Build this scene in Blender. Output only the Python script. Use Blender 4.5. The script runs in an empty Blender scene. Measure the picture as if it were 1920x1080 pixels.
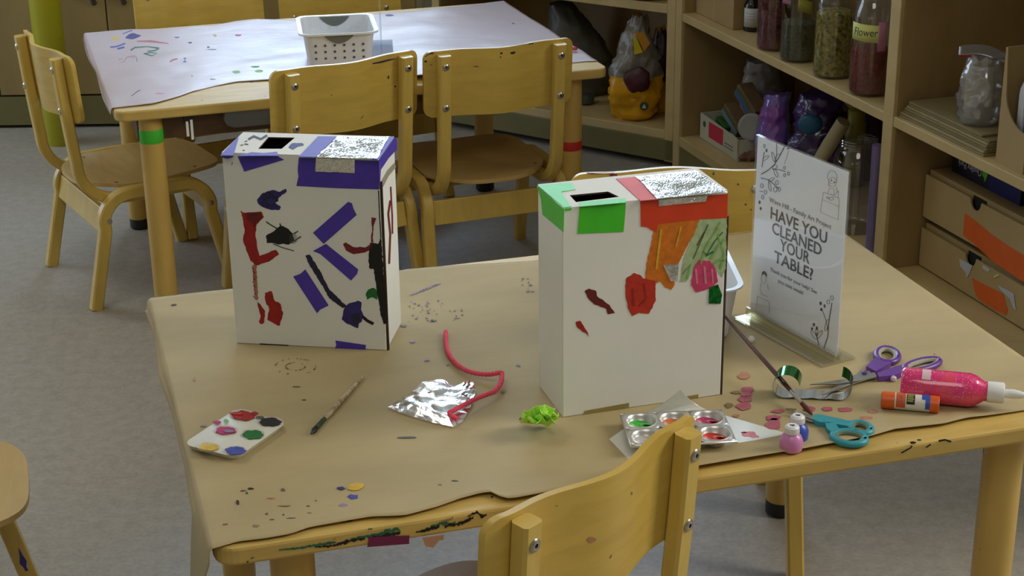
import bpy, bmesh, math, random
from mathutils import Vector, Matrix, noise
R = random.Random(7)
PI = math.pi
sc = bpy.context.scene
COL = sc.collection

# ------------------------------------------------------------------ camera
FPX, PITCH, ROLL = 3127.0, 0.374, -0.013
TH = 0.553                      # table height
CZ = TH + 1.014
FWD = Vector((0, math.cos(PITCH), -math.sin(PITCH)))
_r = Vector((1, 0, 0)); _u = _r.cross(FWD)
RGT = math.cos(ROLL) * _r + math.sin(ROLL) * _u
UPV = -math.sin(ROLL) * _r + math.cos(ROLL) * _u
CAM = Vector((0, 0, CZ))
cam = bpy.data.cameras.new('camera'); camo = bpy.data.objects.new('camera', cam); COL.objects.link(camo)
cam.sensor_width = 36.0; cam.lens = 36.0 * FPX / 1920.0; cam.clip_start = 0.05
M = Matrix((RGT, UPV, -FWD)).transposed().to_4x4(); M.translation = CAM
camo.matrix_world = M
sc.camera = camo

def ray(px, py):
    return FWD + RGT * ((px - 960) / FPX) - UPV * ((py - 540) / FPX)
def at(px, py, z=0.0):
    d = ray(px, py); return CAM + d * ((z - CZ) / d.z)
def onpl(px, py, p0, n):
    d = ray(px, py); return CAM + d * ((p0 - CAM).dot(n) / d.dot(n))
def Zf(scale, ox, oy):
    return lambda pts: [(ox + x / scale, oy + y / scale) for x, y in pts]

# ------------------------------------------------------------------ materials
def srgb(r, g, b):
    f = lambda c: (c / 255 / 12.92) if c / 255 <= 0.04045 else ((c / 255 + 0.055) / 1.055) ** 2.4
    return (f(r), f(g), f(b), 1)
_m = {}
def newmat(name):
    m = bpy.data.materials.new(name); m.use_nodes = True
    nt = m.node_tree; b = nt.nodes['Principled BSDF']; return m, nt, b
def mat(name, col, rough=0.5, metal=0.0, var=0.0, vscale=8.0, bump=0.0, bscale=40.0, coat=0.0, spec=0.5, stretch=(1, 1, 1), sub=0.0):
    if name in _m: return _m[name]
    m, nt, b = newmat(name); c = srgb(*col)
    b.inputs['Base Color'].default_value = c; b.inputs['Roughness'].default_value = rough
    b.inputs['Metallic'].default_value = metal; b.inputs['Coat Weight'].default_value = coat
    b.inputs['Specular IOR Level'].default_value = spec
    if sub:
        b.inputs['Subsurface Weight'].default_value = sub; b.inputs['Subsurface Scale'].default_value = 0.01
    if var or bump:
        tc = nt.nodes.new('ShaderNodeTexCoord'); mp = nt.nodes.new('ShaderNodeMapping'); mp.inputs['Scale'].default_value = stretch
        nt.links.new(tc.outputs['Object'], mp.inputs['Vector'])
    if var:
        n = nt.nodes.new('ShaderNodeTexNoise'); n.inputs['Scale'].default_value = vscale; n.inputs['Detail'].default_value = 6
        nt.links.new(mp.outputs['Vector'], n.inputs['Vector'])
        r = nt.nodes.new('ShaderNodeValToRGB')
        r.color_ramp.elements[0].position = 0.3; r.color_ramp.elements[1].position = 0.7
        r.color_ramp.elements[0].color = tuple(max(0, x * (1 - var)) for x in c[:3]) + (1,)
        r.color_ramp.elements[1].color = tuple(min(1, x * (1 + var)) for x in c[:3]) + (1,)
        nt.links.new(n.outputs['Fac'], r.inputs['Fac']); nt.links.new(r.outputs['Color'], b.inputs['Base Color'])
    if bump:
        n2 = nt.nodes.new('ShaderNodeTexNoise'); n2.inputs['Scale'].default_value = bscale; n2.inputs['Detail'].default_value = 4
        nt.links.new(mp.outputs['Vector'], n2.inputs['Vector'])
        bp = nt.nodes.new('ShaderNodeBump'); bp.inputs['Strength'].default_value = bump; bp.inputs['Distance'].default_value = 0.004
        nt.links.new(n2.outputs['Fac'], bp.inputs['Height']); nt.links.new(bp.outputs['Normal'], b.inputs['Normal'])
    _m[name] = m; return m
def clear(name, col, refl=0.12, rough=0.05, opac=0.0):
    """thin clear plastic / glass: tinted see-through with a real mirror layer"""
    if name in _m: return _m[name]
    m, nt, b = newmat(name); nt.nodes.remove(b)
    out = nt.nodes['Material Output']; c = srgb(*col)
    t = nt.nodes.new('ShaderNodeBsdfTransparent'); t.inputs['Color'].default_value = c
    g = nt.nodes.new('ShaderNodeBsdfGlossy'); g.inputs['Roughness'].default_value = rough; g.inputs['Color'].default_value = (1, 1, 1, 1)
    lw = nt.nodes.new('ShaderNodeLayerWeight'); lw.inputs['Blend'].default_value = 0.22
    ma = nt.nodes.new('ShaderNodeMath'); ma.operation = 'MULTIPLY_ADD'; ma.inputs[1].default_value = 0.7; ma.inputs[2].default_value = refl; ma.use_clamp = True
    pw = nt.nodes.new('ShaderNodeMath'); pw.operation = 'POWER'; pw.inputs[1].default_value = 2.0; nt.links.new(lw.outputs['Facing'], pw.inputs[0]); nt.links.new(pw.outputs[0], ma.inputs[0])
    src = t
    if opac:
        d = nt.nodes.new('ShaderNodeBsdfDiffuse'); d.inputs['Color'].default_value = c
        mx0 = nt.nodes.new('ShaderNodeMixShader'); mx0.inputs[0].default_value = opac
        nt.links.new(t.outputs[0], mx0.inputs[1]); nt.links.new(d.outputs[0], mx0.inputs[2]); src = mx0
    mx = nt.nodes.new('ShaderNodeMixShader')
    nt.links.new(ma.outputs[0], mx.inputs[0]); nt.links.new(src.outputs[0], mx.inputs[1]); nt.links.new(g.outputs[0], mx.inputs[2])
    nt.links.new(mx.outputs[0], out.inputs['Surface']); _m[name] = m; return m
def wood(name, col, grain=0.16, rough=0.38, stretch=(3, 3, 40), coat=0.15, specks=0.0):
    if name in _m: return _m[name]
    m, nt, b = newmat(name); c = srgb(*col)
    b.inputs['Roughness'].default_value = rough; b.inputs['Coat Weight'].default_value = coat; b.inputs['Coat Roughness'].default_value = 0.25
    tc = nt.nodes.new('ShaderNodeTexCoord'); mp = nt.nodes.new('ShaderNodeMapping'); mp.inputs['Scale'].default_value = stretch
    nt.links.new(tc.outputs['Object'], mp.inputs['Vector'])
    n = nt.nodes.new('ShaderNodeTexNoise'); n.inputs['Scale'].default_value = 2.5; n.inputs['Detail'].default_value = 8; n.inputs['Distortion'].default_value = 0.6
    nt.links.new(mp.outputs['Vector'], n.inputs['Vector'])
    r = nt.nodes.new('ShaderNodeValToRGB'); r.color_ramp.elements[0].position = 0.3; r.color_ramp.elements[1].position = 0.7
    r.color_ramp.elements[0].color = (c[0] * (1 - grain), c[1] * (1 - grain * 1.15), c[2] * (1 - grain * 1.5), 1)
    r.color_ramp.elements[1].color = (min(1, c[0] * (1 + grain * .6)), min(1, c[1] * (1 + grain * .6)), min(1, c[2] * (1 + grain * .8)), 1)
    nt.links.new(n.outputs['Fac'], r.inputs['Fac']); last = r.outputs['Color']
    if specks:
        n3 = nt.nodes.new('ShaderNodeTexNoise'); n3.inputs['Scale'].default_value = 55; n3.inputs['Detail'].default_value = 2
        nt.links.new(tc.outputs['Object'], n3.inputs['Vector'])
        n4 = nt.nodes.new('ShaderNodeTexNoise'); n4.inputs['Scale'].default_value = 9
        nt.links.new(tc.outputs['Object'], n4.inputs['Vector'])
        ad = nt.nodes.new('ShaderNodeMath'); ad.operation = 'MULTIPLY'; nt.links.new(n3.outputs['Fac'], ad.inputs[0]); nt.links.new(n4.outputs['Fac'], ad.inputs[1])
        rr = nt.nodes.new('ShaderNodeValToRGB'); rr.color_ramp.elements[0].position = 0.455 - specks; rr.color_ramp.elements[1].position = 0.475 - specks
        nt.links.new(ad.outputs[0], rr.inputs['Fac'])
        mx = nt.nodes.new('ShaderNodeMix'); mx.data_type = 'RGBA'; mx.inputs['B'].default_value = srgb(52, 44, 40)
        nt.links.new(rr.outputs['Color'], mx.inputs['Factor']); nt.links.new(last, mx.inputs['A']); last = mx.outputs['Result']
    nt.links.new(last, b.inputs['Base Color'])
    bp = nt.nodes.new('ShaderNodeBump'); bp.inputs['Strength'].default_value = 0.08; bp.inputs['Distance'].default_value = 0.002
    nt.links.new(n.outputs['Fac'], bp.inputs['Height']); nt.links.new(bp.outputs['Normal'], b.inputs['Normal'])
    _m[name] = m; return m

BIRCH = wood('birch_chair', (207, 175, 86), 0.10, stretch=(14, 14, 3), specks=0.0)
BIRCHX = wood('birch_panel', (206, 173, 80), 0.10, stretch=(3, 14, 22), specks=0.0)
BIRCHD = wood('birch_panel_stained', (212, 174, 86), 0.16, stretch=(3, 14, 22), specks=0.03)
SEATW = wood('seat_ply', (200, 166, 102), 0.10, stretch=(4, 18, 4))
TABW = wood('table_wood', (203, 171, 94), 0.14, rough=.55, coat=.03, stretch=(3, 16, 16), specks=0.035)
TLEG = wood('table_leg', (204, 168, 88), 0.10, stretch=(8, 8, 2), specks=0.02)
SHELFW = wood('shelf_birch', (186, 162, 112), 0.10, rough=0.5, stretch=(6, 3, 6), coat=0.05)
SHELFS = wood('shelf_side_shaded', (150, 124, 80), 0.12, rough=0.5, stretch=(6, 6, 2), coat=0.0)  # darker copy of the birch, carrying the shade of the shelf interiors
CABW = wood('cabinet_door', (142, 120, 72), 0.10, rough=0.5, stretch=(5, 5, 1.5), coat=0.05)
OLIVE = mat('olive_kick', (108, 100, 58), 0.5, var=0.08)
DARKB = wood('dark_apron', (96, 66, 38), 0.15, rough=0.6)
METAL = mat('bolt_steel', (190, 188, 180), 0.28, metal=1.0)
BLACK = mat('black_rubber', (28, 28, 30), 0.5)
BLACKC = mat('hollow_shade', (14, 13, 12), 0.9)  # near-black standing in for shade inside hollows and slots
CARD = mat('white_card', (232, 232, 228), 0.75, var=0.03, vscale=6)
CARDE = mat('corrugated_edge', (62, 46, 30), 0.9, var=0.3, vscale=60)
KRAFTB = mat('kraft_board', (158, 134, 88), 0.8, var=0.06, vscale=12)
PURPLE = mat('purple_tape', (74, 54, 172), 0.55, var=0.08, vscale=30)
GREENT = mat('green_tape', (70, 196, 40), 0.45, var=0.06, vscale=30)
ORANGET = mat('orange_tape', (214, 62, 22), 0.55, var=0.10, vscale=25)
TANT = mat('tan_tape', (150, 136, 78), 0.5, var=0.15, vscale=60)
def foilmat(name, rough, bump, sc_):
    m, nt, b = newmat(name); b.inputs['Base Color'].default_value = (.86, .86, .86, 1)
    b.inputs['Metallic'].default_value = 1; b.inputs['Roughness'].default_value = rough
    tc = nt.nodes.new('ShaderNodeTexCoord'); v = nt.nodes.new('ShaderNodeTexVoronoi'); v.inputs['Scale'].default_value = sc_
    n = nt.nodes.new('ShaderNodeTexNoise'); n.inputs['Scale'].default_value = sc_ * .8; n.inputs['Detail'].default_value = 1; n.inputs['Distortion'].default_value = 1.0
    nt.links.new(tc.outputs['Object'], n.inputs['Vector']); nt.links.new(tc.outputs['Object'], v.inputs['Vector'])
    a = nt.nodes.new('ShaderNodeMath'); a.operation = 'ADD'; nt.links.new(v.outputs['Distance'], a.inputs[0]); nt.links.new(n.outputs['Fac'], a.inputs[1])
    bp = nt.nodes.new('ShaderNodeBump'); bp.inputs['Strength'].default_value = bump; bp.inputs['Distance'].default_value = 0.004
    nt.links.new(a.outputs[0], bp.inputs['Height']); nt.links.new(bp.outputs['Normal'], b.inputs['Normal'])
    return m
FOIL = foilmat('crinkled_foil', 0.20, 0.5, 26)
FOILS = foilmat('smooth_foil', 0.32, 0.15, 18)
ALU = mat('tray_aluminium', (222, 222, 222), 0.32, metal=.75)
WHITEP = mat('white_plastic', (225, 226, 228), 0.35, var=0.02)
GREYP = mat('grey_plastic', (108, 110, 104), 0.5)
SIGNP = mat('sign_paper', (246, 248, 255), 0.35, coat=0.6)
INK = mat('dark_ink', (48, 50, 66), 0.6)
INKL = mat('light_ink', (120, 122, 140), 0.6)
ACRYL = clear('acrylic', (251, 252, 253), 0.05, 0.04, opac=0.01)
ACRYLB = clear('acrylic_base', (238, 235, 215), 0.14, 0.06, opac=0.12)
GLASS = clear('jar_glass', (226, 226, 232), 0.11, 0.04)
PBAG = clear('clear_bag', (214, 216, 220), 0.20, 0.14, opac=0.18)

# paints
def paint(n, c, r=0.62): return mat('paint_' + n, c, r, var=0.2, vscale=90)
P_RED = paint('red', (158, 24, 22)); P_DRED = paint('dark_red', (104, 22, 24)); P_CRIM = paint('crimson', (120, 26, 40))
P_PUR = paint('purple', (46, 36, 112)); P_NAVY = paint('navy', (34, 30, 66)); P_BLK = paint('black', (16, 16, 18)); P_GRN = paint('green', (24, 108, 44))
P_ORG = paint('orange', (206, 112, 14)); P_RORG = paint('redorange', (186, 44, 20)); P_LGRN = paint('light_green', (128, 176, 98)); P_PGRN = paint('pale_green', (170, 190, 144)); P_PINK = paint('pink', (204, 62, 108)); P_LPINK = paint('pale_pink', (214, 130, 150)); P_FADE = paint('faded_red', (176, 120, 92)); P_FADEB = paint('faded_brown', (132, 112, 76)); P_MAG = paint('magenta', (180, 36, 100)); P_YEL = paint('yellow', (206, 168, 44)); P_GREY = paint('grey', (96, 92, 84)); P_LAV = paint('lavender', (140, 118, 150)); P_BLUE = paint('blue', (60, 70, 160)); P_TEAL = paint('teal_green', (34, 98, 74))
P_ROSE = paint('rose', (170, 84, 100))

# ------------------------------------------------------------------ mesh helpers
class MB:
    def __init__(s): s.bm = bmesh.new(); s.mats = []
    def mi(s, m):
        if m not in s.mats: s.mats.append(m)
        return s.mats.index(m)
    def poly(s, pts, m):
        vs = [s.bm.verts.new(p) for p in pts]
        try: f = s.bm.faces.new(vs); f.material_index = s.mi(m); return f
        except ValueError: return None
    def box(s, x0, x1, y0, y1, z0, z1, m, X=None):
        P = [Vector(p) for p in ((x0, y0, z0), (x1, y0, z0), (x1, y1, z0), (x0, y1, z0), (x0, y0, z1), (x1, y0, z1), (x1, y1, z1), (x0, y1, z1))]
        if X is not None: P = [X @ p for p in P]
        v = [s.bm.verts.new(p) for p in P]; i = s.mi(m)
        for q in ((0, 3, 2, 1), (4, 5, 6, 7), (0, 1, 5, 4), (1, 2, 6, 5), (2, 3, 7, 6), (3, 0, 4, 7)):
            f = s.bm.faces.new([v[k] for k in q]); f.material_index = i
        return v
    def prism(s, pts, d, m):
        """closed solid: polygon pts (Vectors) extruded by vector d"""
        i = s.mi(m); a = [s.bm.verts.new(p) for p in pts]; b = [s.bm.verts.new(p + d) for p in pts]; n = len(pts)
        f = s.bm.faces.new(a); f.material_index = i; f2 = s.bm.faces.new(b[::-1]); f2.material_index = i
        for k in range(n):
            f = s.bm.faces.new((a[k], b[k], b[(k + 1) % n], a[(k + 1) % n])); f.material_index = i
    def sweep(s, path, rad, m, seg=8, flat=None, cap=True):
        """tube along 3D path; rad number or list; flat=(w,h) rectangular section w along side vector"""
        i = s.mi(m); n = len(path); path = [Vector(p) for p in path]; rings = []
        up = Vector((0, 0, 1)); prev = None
        for k in range(n):
            t = (path[min(k + 1, n - 1)] - path[max(k - 1, 0)]).normalized()
            if prev is None:
                a = t.cross(up)
                if a.length < 1e-3: a = t.cross(Vector((1, 0, 0)))
                a.normalize()
            else:
                a = (prev - t * prev.dot(t)).normalized()
            prev = a; b = t.cross(a); r = rad[k] if isinstance(rad, (list, tuple)) else rad
            rings.append([s.bm.verts.new(path[k] + a * (r * math.cos(2 * PI * j / seg)) + b * (r * math.sin(2 * PI * j / seg))) for j in range(seg)])
        for k in range(n - 1):
            for j in range(seg):
                f = s.bm.faces.new((rings[k][j], rings[k][(j + 1) % seg], rings[k + 1][(j + 1) % seg], rings[k + 1][j])); f.material_index = i
        if cap:
            f = s.bm.faces.new(rings[0][::-1]); f.material_index = i
            f = s.bm.faces.new(rings[-1]); f.material_index = i
    def band(s, prof, x0f, w, t, m):
        """bent-ply strip: prof list of (y,z); x0f(k)->centre x; width w in x, thickness t"""
        i = s.mi(m); n = len(prof); rings = []
        for k in range(n):
            a = prof[max(k - 1, 0)]; b = prof[min(k + 1, n - 1)]
            dy, dz = b[0] - a[0], b[1] - a[1]; L = math.hypot(dy, dz) or 1; ny, nz = -dz / L, dy / L
            x = x0f(k); y, z = prof[k]; e = .004
            sec = [(-w/2+e, -t/2), (w/2-e, -t/2), (w/2, -t/2+e), (w/2, t/2-e), (w/2-e, t/2), (-w/2+e, t/2), (-w/2, t/2-e), (-w/2, -t/2+e)]
            rings.append([s.bm.verts.new((x + a_, y + ny * b_, z + nz * b_)) for a_, b_ in sec])
        q = len(rings[0])
        for k in range(n - 1):
            for j in range(q):
                f = s.bm.faces.new((rings[k][j], rings[k][(j + 1) % q], rings[k + 1][(j + 1) % q], rings[k + 1][j])); f.material_index = i
        for rg in (rings[0][::-1], rings[-1]):
            f = s.bm.faces.new(rg); f.material_index = i
    def lathe(s, prof, m, seg=32, X=None, cap=True, sx=1.0, sy=1.0, rot0=0.0):
        i = s.mi(m); rings = []
        for r, z in prof:
            ring = []
            for j in range(seg):
                a = 2 * PI * j / seg + rot0; p = Vector((r * sx * math.cos(a), r * sy * math.sin(a), z))
                ring.append(s.bm.verts.new(X @ p if X is not None else p))
            rings.append(ring)
        for k in range(len(prof) - 1):
            for j in range(seg):
                f = s.bm.faces.new((rings[k][j], rings[k][(j + 1) % seg], rings[k + 1][(j + 1) % seg], rings[k + 1][j])); f.material_index = i
        if cap:
            f = s.bm.faces.new(rings[0][::-1]); f.material_index = i
            f = s.bm.faces.new(rings[-1]); f.material_index = i
    def grid(s, fn, nu, nv, m, closed_u=False):
        i = s.mi(m); V = [[s.bm.verts.new(fn(a / nu, b / nv)) for a in range(nu + (0 if closed_u else 1))] for b in range(nv + 1)]
        for b in range(nv):
            for a in range(nu):
                a2 = (a + 1) % nu if closed_u else a + 1
                f = s.bm.faces.new((V[b][a], V[b][a2], V[b + 1][a2], V[b + 1][a])); f.material_index = i
    def build(s, name, parent=None, smooth=False, solid=0, bevel=0, sub=0, world=False, angle=40):
        bmesh.ops.recalc_face_normals(s.bm, faces=s.bm.faces)
        me = bpy.data.meshes.new(name)
        if parent is not None and world:
            s.bm.transform(parent_world(parent).inverted())
        s.bm.to_mesh(me); s.bm.free()
        for m in s.mats: me.materials.append(m)
        o = bpy.data.objects.new(name, me); COL.objects.link(o)
        if smooth:
            for p in me.polygons: p.use_smooth = True
            if angle:
                me.set_sharp_from_angle(angle=math.radians(angle))
        if parent is not None: o.parent = parent
        if sub:
            d = o.modifiers.new('sub', 'SUBSURF'); d.levels = sub; d.render_levels = sub
        if solid:
            d = o.modifiers.new('solid', 'SOLIDIFY'); d.thickness = solid; d.offset = 0
        if bevel:
            d = o.modifiers.new('bevel', 'BEVEL'); d.width = bevel; d.segments = 2; d.limit_method = 'ANGLE'
        return o
def parent_world(o):
    m = Matrix.LocRotScale(o.location, o.rotation_euler, o.scale)
    return parent_world(o.parent) @ m if o.parent else m
def tag(o, label, cat, group=None, kind=None):
    o['label'] = label; o['category'] = cat
    if group: o['group'] = group
    if kind: o['kind'] = kind
    return o
def struct(o): o['kind'] = 'structure'; return o
def thing(name, label, cat, loc=(0, 0, 0), rz=0, group=None):
    o = bpy.data.objects.new(name, None); COL.objects.link(o); o.location = loc; o.rotation_euler = (0, 0, rz)
    o.empty_display_size = 0.05
    return tag(o, label, cat, group)
def clone(root, loc, rz, label, group=None):
    r = root.copy(); COL.objects.link(r); r.location = loc; r.rotation_euler = (0, 0, rz); r['label'] = label
    if group: r['group'] = group
    for ch in list(root.children):
        c = ch.copy(); COL.objects.link(c); c.parent = r
        for g in ch.children:
            d = g.copy(); COL.objects.link(d); d.parent = c
    return r
def smoothpts(pts, it=2):
    for _ in range(it):
        q = []
        for k in range(len(pts)):
            a, b = pts[k], pts[(k + 1) % len(pts)]
            q.append((a[0] * .75 + b[0] * .25, a[1] * .75 + b[1] * .25)); q.append((a[0] * .25 + b[0] * .75, a[1] * .25 + b[1] * .75))
        pts = q
    return pts
def decal(mb, px, p0, n, m, off=0.0006, th=0.0004, sm=0):
    """thin layer of tape / paint lying on the plane (p0, n)"""
    if sm: px = smoothpts(px, sm)
    n = n.normalized(); pts = [onpl(x, y, p0, n) + n * (off - th) for x, y in px]
    i = mb.mi(m)
    a = [mb.bm.verts.new(p) for p in pts]; b = [mb.bm.verts.new(p + n * th) for p in pts]; k = len(pts)
    for j in range(k):
        f = mb.bm.faces.new((a[j], b[j], b[(j + 1) % k], a[(j + 1) % k])); f.material_index = i
    # triangulate concave outline robustly
    from mathutils.geometry import tessellate_polygon
    for t in tessellate_polygon([pts]):
        try: f = mb.bm.faces.new((b[t[0]], b[t[1]], b[t[2]])); f.material_index = i
        except ValueError: pass
def mark(parent, px, p0, n, m, off=.0004, th=.0003, sm=0, name='paint_mark'):
    mb = MB(); decal(mb, px, p0, n, m, off, th, sm); return mb.build(name, parent, world=True)
from mathutils.bvhtree import BVHTree
from mathutils.geometry import tessellate_polygon
def skin_mark(parent, px, target, m, off=.0009, sm=0, name='paint_mark'):
    """paint that follows a curved or crumpled surface"""
    if sm: px = smoothpts(px, sm)
    W = parent_world(target); key = target.name
    if key not in _bv: _bv[key] = BVHTree.FromPolygons([W @ v.co for v in target.data.vertices], [tuple(p.vertices) for p in target.data.polygons])
    bv = _bv[key]; cx = sum(p[0] for p in px) / len(px); cy = sum(p[1] for p in px) / len(px); P = []
    for x, y in px:
        d = ray(x, y).normalized(); h = bv.ray_cast(CAM, d)
        if h[0] is None: return None
        P.append(h[0] - d * off)
    mb = MB(); i = mb.mi(m); v = [mb.bm.verts.new(p) for p in P]
    for t in tessellate_polygon([P]):
        try: f = mb.bm.faces.new((v[t[0]], v[t[1]], v[t[2]])); f.material_index = i
        except ValueError: pass
    return mb.build(name, parent, world=True)
_bv = {}
def dense(px, step=4.0):
    o = []
    for k in range(len(px)):
        a, b = px[k], px[(k + 1) % len(px)]; n = max(1, int(math.hypot(b[0] - a[0], b[1] - a[1]) / step))
        for j in range(n): o.append((a[0] + (b[0] - a[0]) * j / n, a[1] + (b[1] - a[1]) * j / n))
    return o
def blob(cx, cy, rx, ry, rough=.25, n=14, rot=0, seed=0):
    r = random.Random(seed * 977 + int(cx * 13 + cy * 7)); o = []
    for k in range(n):
        a = 2 * PI * k / n; q = 1 + r.uniform(-rough, rough); x, y = rx * q * math.cos(a), ry * q * math.sin(a)
        o.append((cx + x * math.cos(rot) - y * math.sin(rot), cy + x * math.sin(rot) + y * math.cos(rot)))
    return o
def stroke(pts, w):
    """pixel outline of a brush stroke along pts with widths w"""
    n = len(pts); L = []; Rr = []
    for k in range(n):
        a = pts[max(k - 1, 0)]; b = pts[min(k + 1, n - 1)]; dx, dy = b[0] - a[0], b[1] - a[1]; q = math.hypot(dx, dy) or 1
        ww = (w[k] if isinstance(w, (list, tuple)) else w) / 2
        L.append((pts[k][0] - dy / q * ww, pts[k][1] + dx / q * ww)); Rr.append((pts[k][0] + dy / q * ww, pts[k][1] - dx / q * ww))
    return L + Rr[::-1]
def wtext(body, size, m, name, parent, mw, space=1.0, bold=0.0, align='CENTER', shear=0, th=0.0003):
    """lettering as a mesh placed by world matrix mw"""
    cu = bpy.data.curves.new('t', 'FONT'); cu.body = body; cu.size = size; cu.align_x = align; cu.align_y = 'CENTER'
    cu.extrude = th / 2; cu.offset = bold; cu.space_character = space; cu.shear = shear; cu.resolution_u = 3
    to = bpy.data.objects.new('t', cu); COL.objects.link(to)
    dg = bpy.context.evaluated_depsgraph_get(); dg.update()
    me = bpy.data.meshes.new_from_object(to.evaluated_get(dg)); me.name = name
    bpy.data.objects.remove(to); bpy.data.curves.remove(cu)
    me.materials.clear(); me.materials.append(m)
    me.transform(parent_world(parent).inverted() @ mw)
    o = bpy.data.objects.new(name, me); COL.objects.link(o); o.parent = parent; return o
def frame(o, x, y, z):
    m = Matrix((x, y, z)).transposed().to_4x4(); m.translation = o; return m
TOP = TH + 0.0016
UPZ = Vector((0, 0, 1))

# ------------------------------------------------------------------ room
fm, nt, b = newmat('floor_vinyl'); _c1, _c2 = srgb(148, 141, 130), srgb(170, 162, 150)
tc = nt.nodes.new('ShaderNodeTexCoord'); n = nt.nodes.new('ShaderNodeTexNoise'); n.inputs['Scale'].default_value = 120; n.inputs['Detail'].default_value = 6
n2 = nt.nodes.new('ShaderNodeTexNoise'); n2.inputs['Scale'].default_value = 35; n2.inputs['Detail'].default_value = 4
nt.links.new(tc.outputs['Object'], n.inputs['Vector']); nt.links.new(tc.outputs['Object'], n2.inputs['Vector'])
ad = nt.nodes.new('ShaderNodeMath'); ad.operation = 'ADD'; nt.links.new(n.outputs['Fac'], ad.inputs[0]); nt.links.new(n2.outputs['Fac'], ad.inputs[1])
r = nt.nodes.new('ShaderNodeValToRGB'); r.color_ramp.elements[0].position = .0; r.color_ramp.elements[1].position = 1
hf = nt.nodes.new('ShaderNodeMath'); hf.operation = 'MULTIPLY_ADD'; hf.inputs[1].default_value = 1.6; hf.inputs[2].default_value = -1.1; hf.use_clamp = True
nt.links.new(ad.outputs[0], hf.inputs[0]); nt.links.new(hf.outputs[0], r.inputs['Fac'])
r.color_ramp.elements[0].color = _c1; r.color_ramp.elements[1].color = _c2
nt.links.new(r.outputs['Color'], b.inputs['Base Color']); b.inputs['Roughness'].default_value = 0.42
b.inputs['Specular IOR Level'].default_value = 0.5
mb = MB(); mb.box(-3.2, 3.4, -2.2, 6.3, -0.05, 0, fm); struct(mb.build('floor'))
WALL = mat('wall_paint', (200, 196, 180), 0.8, var=0.03)
WX0, WX1, WZ0, WZ1 = -1.25, 1.05, 1.12, 2.3
mb = MB()
mb.box(-3.2, 3.4, 6.3, 6.4, -0.05, WZ0, WALL); mb.box(-3.2, 3.4, 6.3, 6.4, WZ1, 2.75, WALL)
mb.box(-3.2, WX0, 6.3, 6.4, WZ0, WZ1, WALL); mb.box(WX1, 3.4, 6.3, 6.4, WZ0, WZ1, WALL)
struct(mb.build('wall_back'))
mb = MB(); mb.box(-3.3, -3.2, -2.2, 6.4, -0.05, 2.75, WALL); struct(mb.build('wall_left'))
mb = MB(); mb.box(3.4, 3.5, -2.2, 6.4, -0.05, 2.75, WALL); struct(mb.build('wall_right'))
mb = MB(); mb.box(-3.3, 3.5, -2.2, 6.4, 2.75, 2.85, WALL); struct(mb.build('ceiling'))
mb = MB(); mb.box(-3.3, 3.5, -2.3, -2.2, -0.05, 2.75, WALL); struct(mb.build('wall_front'))
# daylight window in the back wall (above the cabinets)
dm, nt, b = newmat('daylight_pane'); nt.nodes.remove(b); e = nt.nodes.new('ShaderNodeEmission'); e.inputs['Color'].default_value = (0.58, 0.76, 1.0, 1); e.inputs['Strength'].default_value = 16
nt.links.new(e.outputs[0], nt.nodes['Material Output'].inputs['Surface'])
mb = MB(); mb.box(WX0, WX1, 6.36, 6.37, WZ0, WZ1, dm); wp = mb.build('window_1'); struct(wp)
FR = mat('window_frame_paint', (210, 208, 200), 0.5)
mb = MB(); t = .05
mb.box(WX0, WX1, 6.28, 6.35, WZ0, WZ0 + t, FR); mb.box(WX0, WX1, 6.28, 6.35, WZ1 - t, WZ1, FR)
for x in (WX0, -.51, .26, WX1 - t): mb.box(x, x + t, 6.28, 6.35, WZ0, WZ1, FR)
mb.build('window_frame', wp)
def area(name, loc, tgt, sx, sy, en, col):
    l = bpy.data.lights.new(name, 'AREA'); l.shape = 'RECTANGLE'; l.size = sx; l.size_y = sy; l.energy = en; l.color = col
    o = bpy.data.objects.new(name, l); COL.objects.link(o); o.location = loc
    o.rotation_euler = (Vector(tgt) - Vector(loc)).to_track_quat('-Z', 'Y').to_euler(); return o
# unseen warm side light added at the right, then the ceiling lamps
area('room_light', (3.0, 2.3, 2.2), (0.2, 2.4, 0.6), 1.2, 1.2, 78, (1.0, 0.97, 0.88))
area('room_light', (-1.4, 2.9, 2.70), (-1.4, 2.9, 0), 1.2, 1.2, 16, (1.0, 0.96, 0.86))
area('room_light', (0.2, 0.2, 2.70), (0.2, 0.2, 0), 1.4, 1.4, 23, (1.0, 0.97, 0.88))
# side window behind the left edge of the view
area('window_light', (-3.12, 4.5, 1.15), (0, 3.4, 0.7), 2.2, 1.9, 54, (0.64, 0.78, 1.0))
w = bpy.data.worlds.new('w'); sc.world = w; w.use_nodes = True
w.node_tree.nodes['Background'].inputs[0].default_value = (0.8, 0.85, 0.9, 1); w.node_tree.nodes['Background'].inputs[1].default_value = 0.3
sc.view_settings.view_transform = 'Standard'; sc.view_settings.look = 'None'; sc.view_settings.gamma = 1; sc.view_settings.use_curve_mapping = False
sc.view_settings.exposure = -0.5

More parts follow.
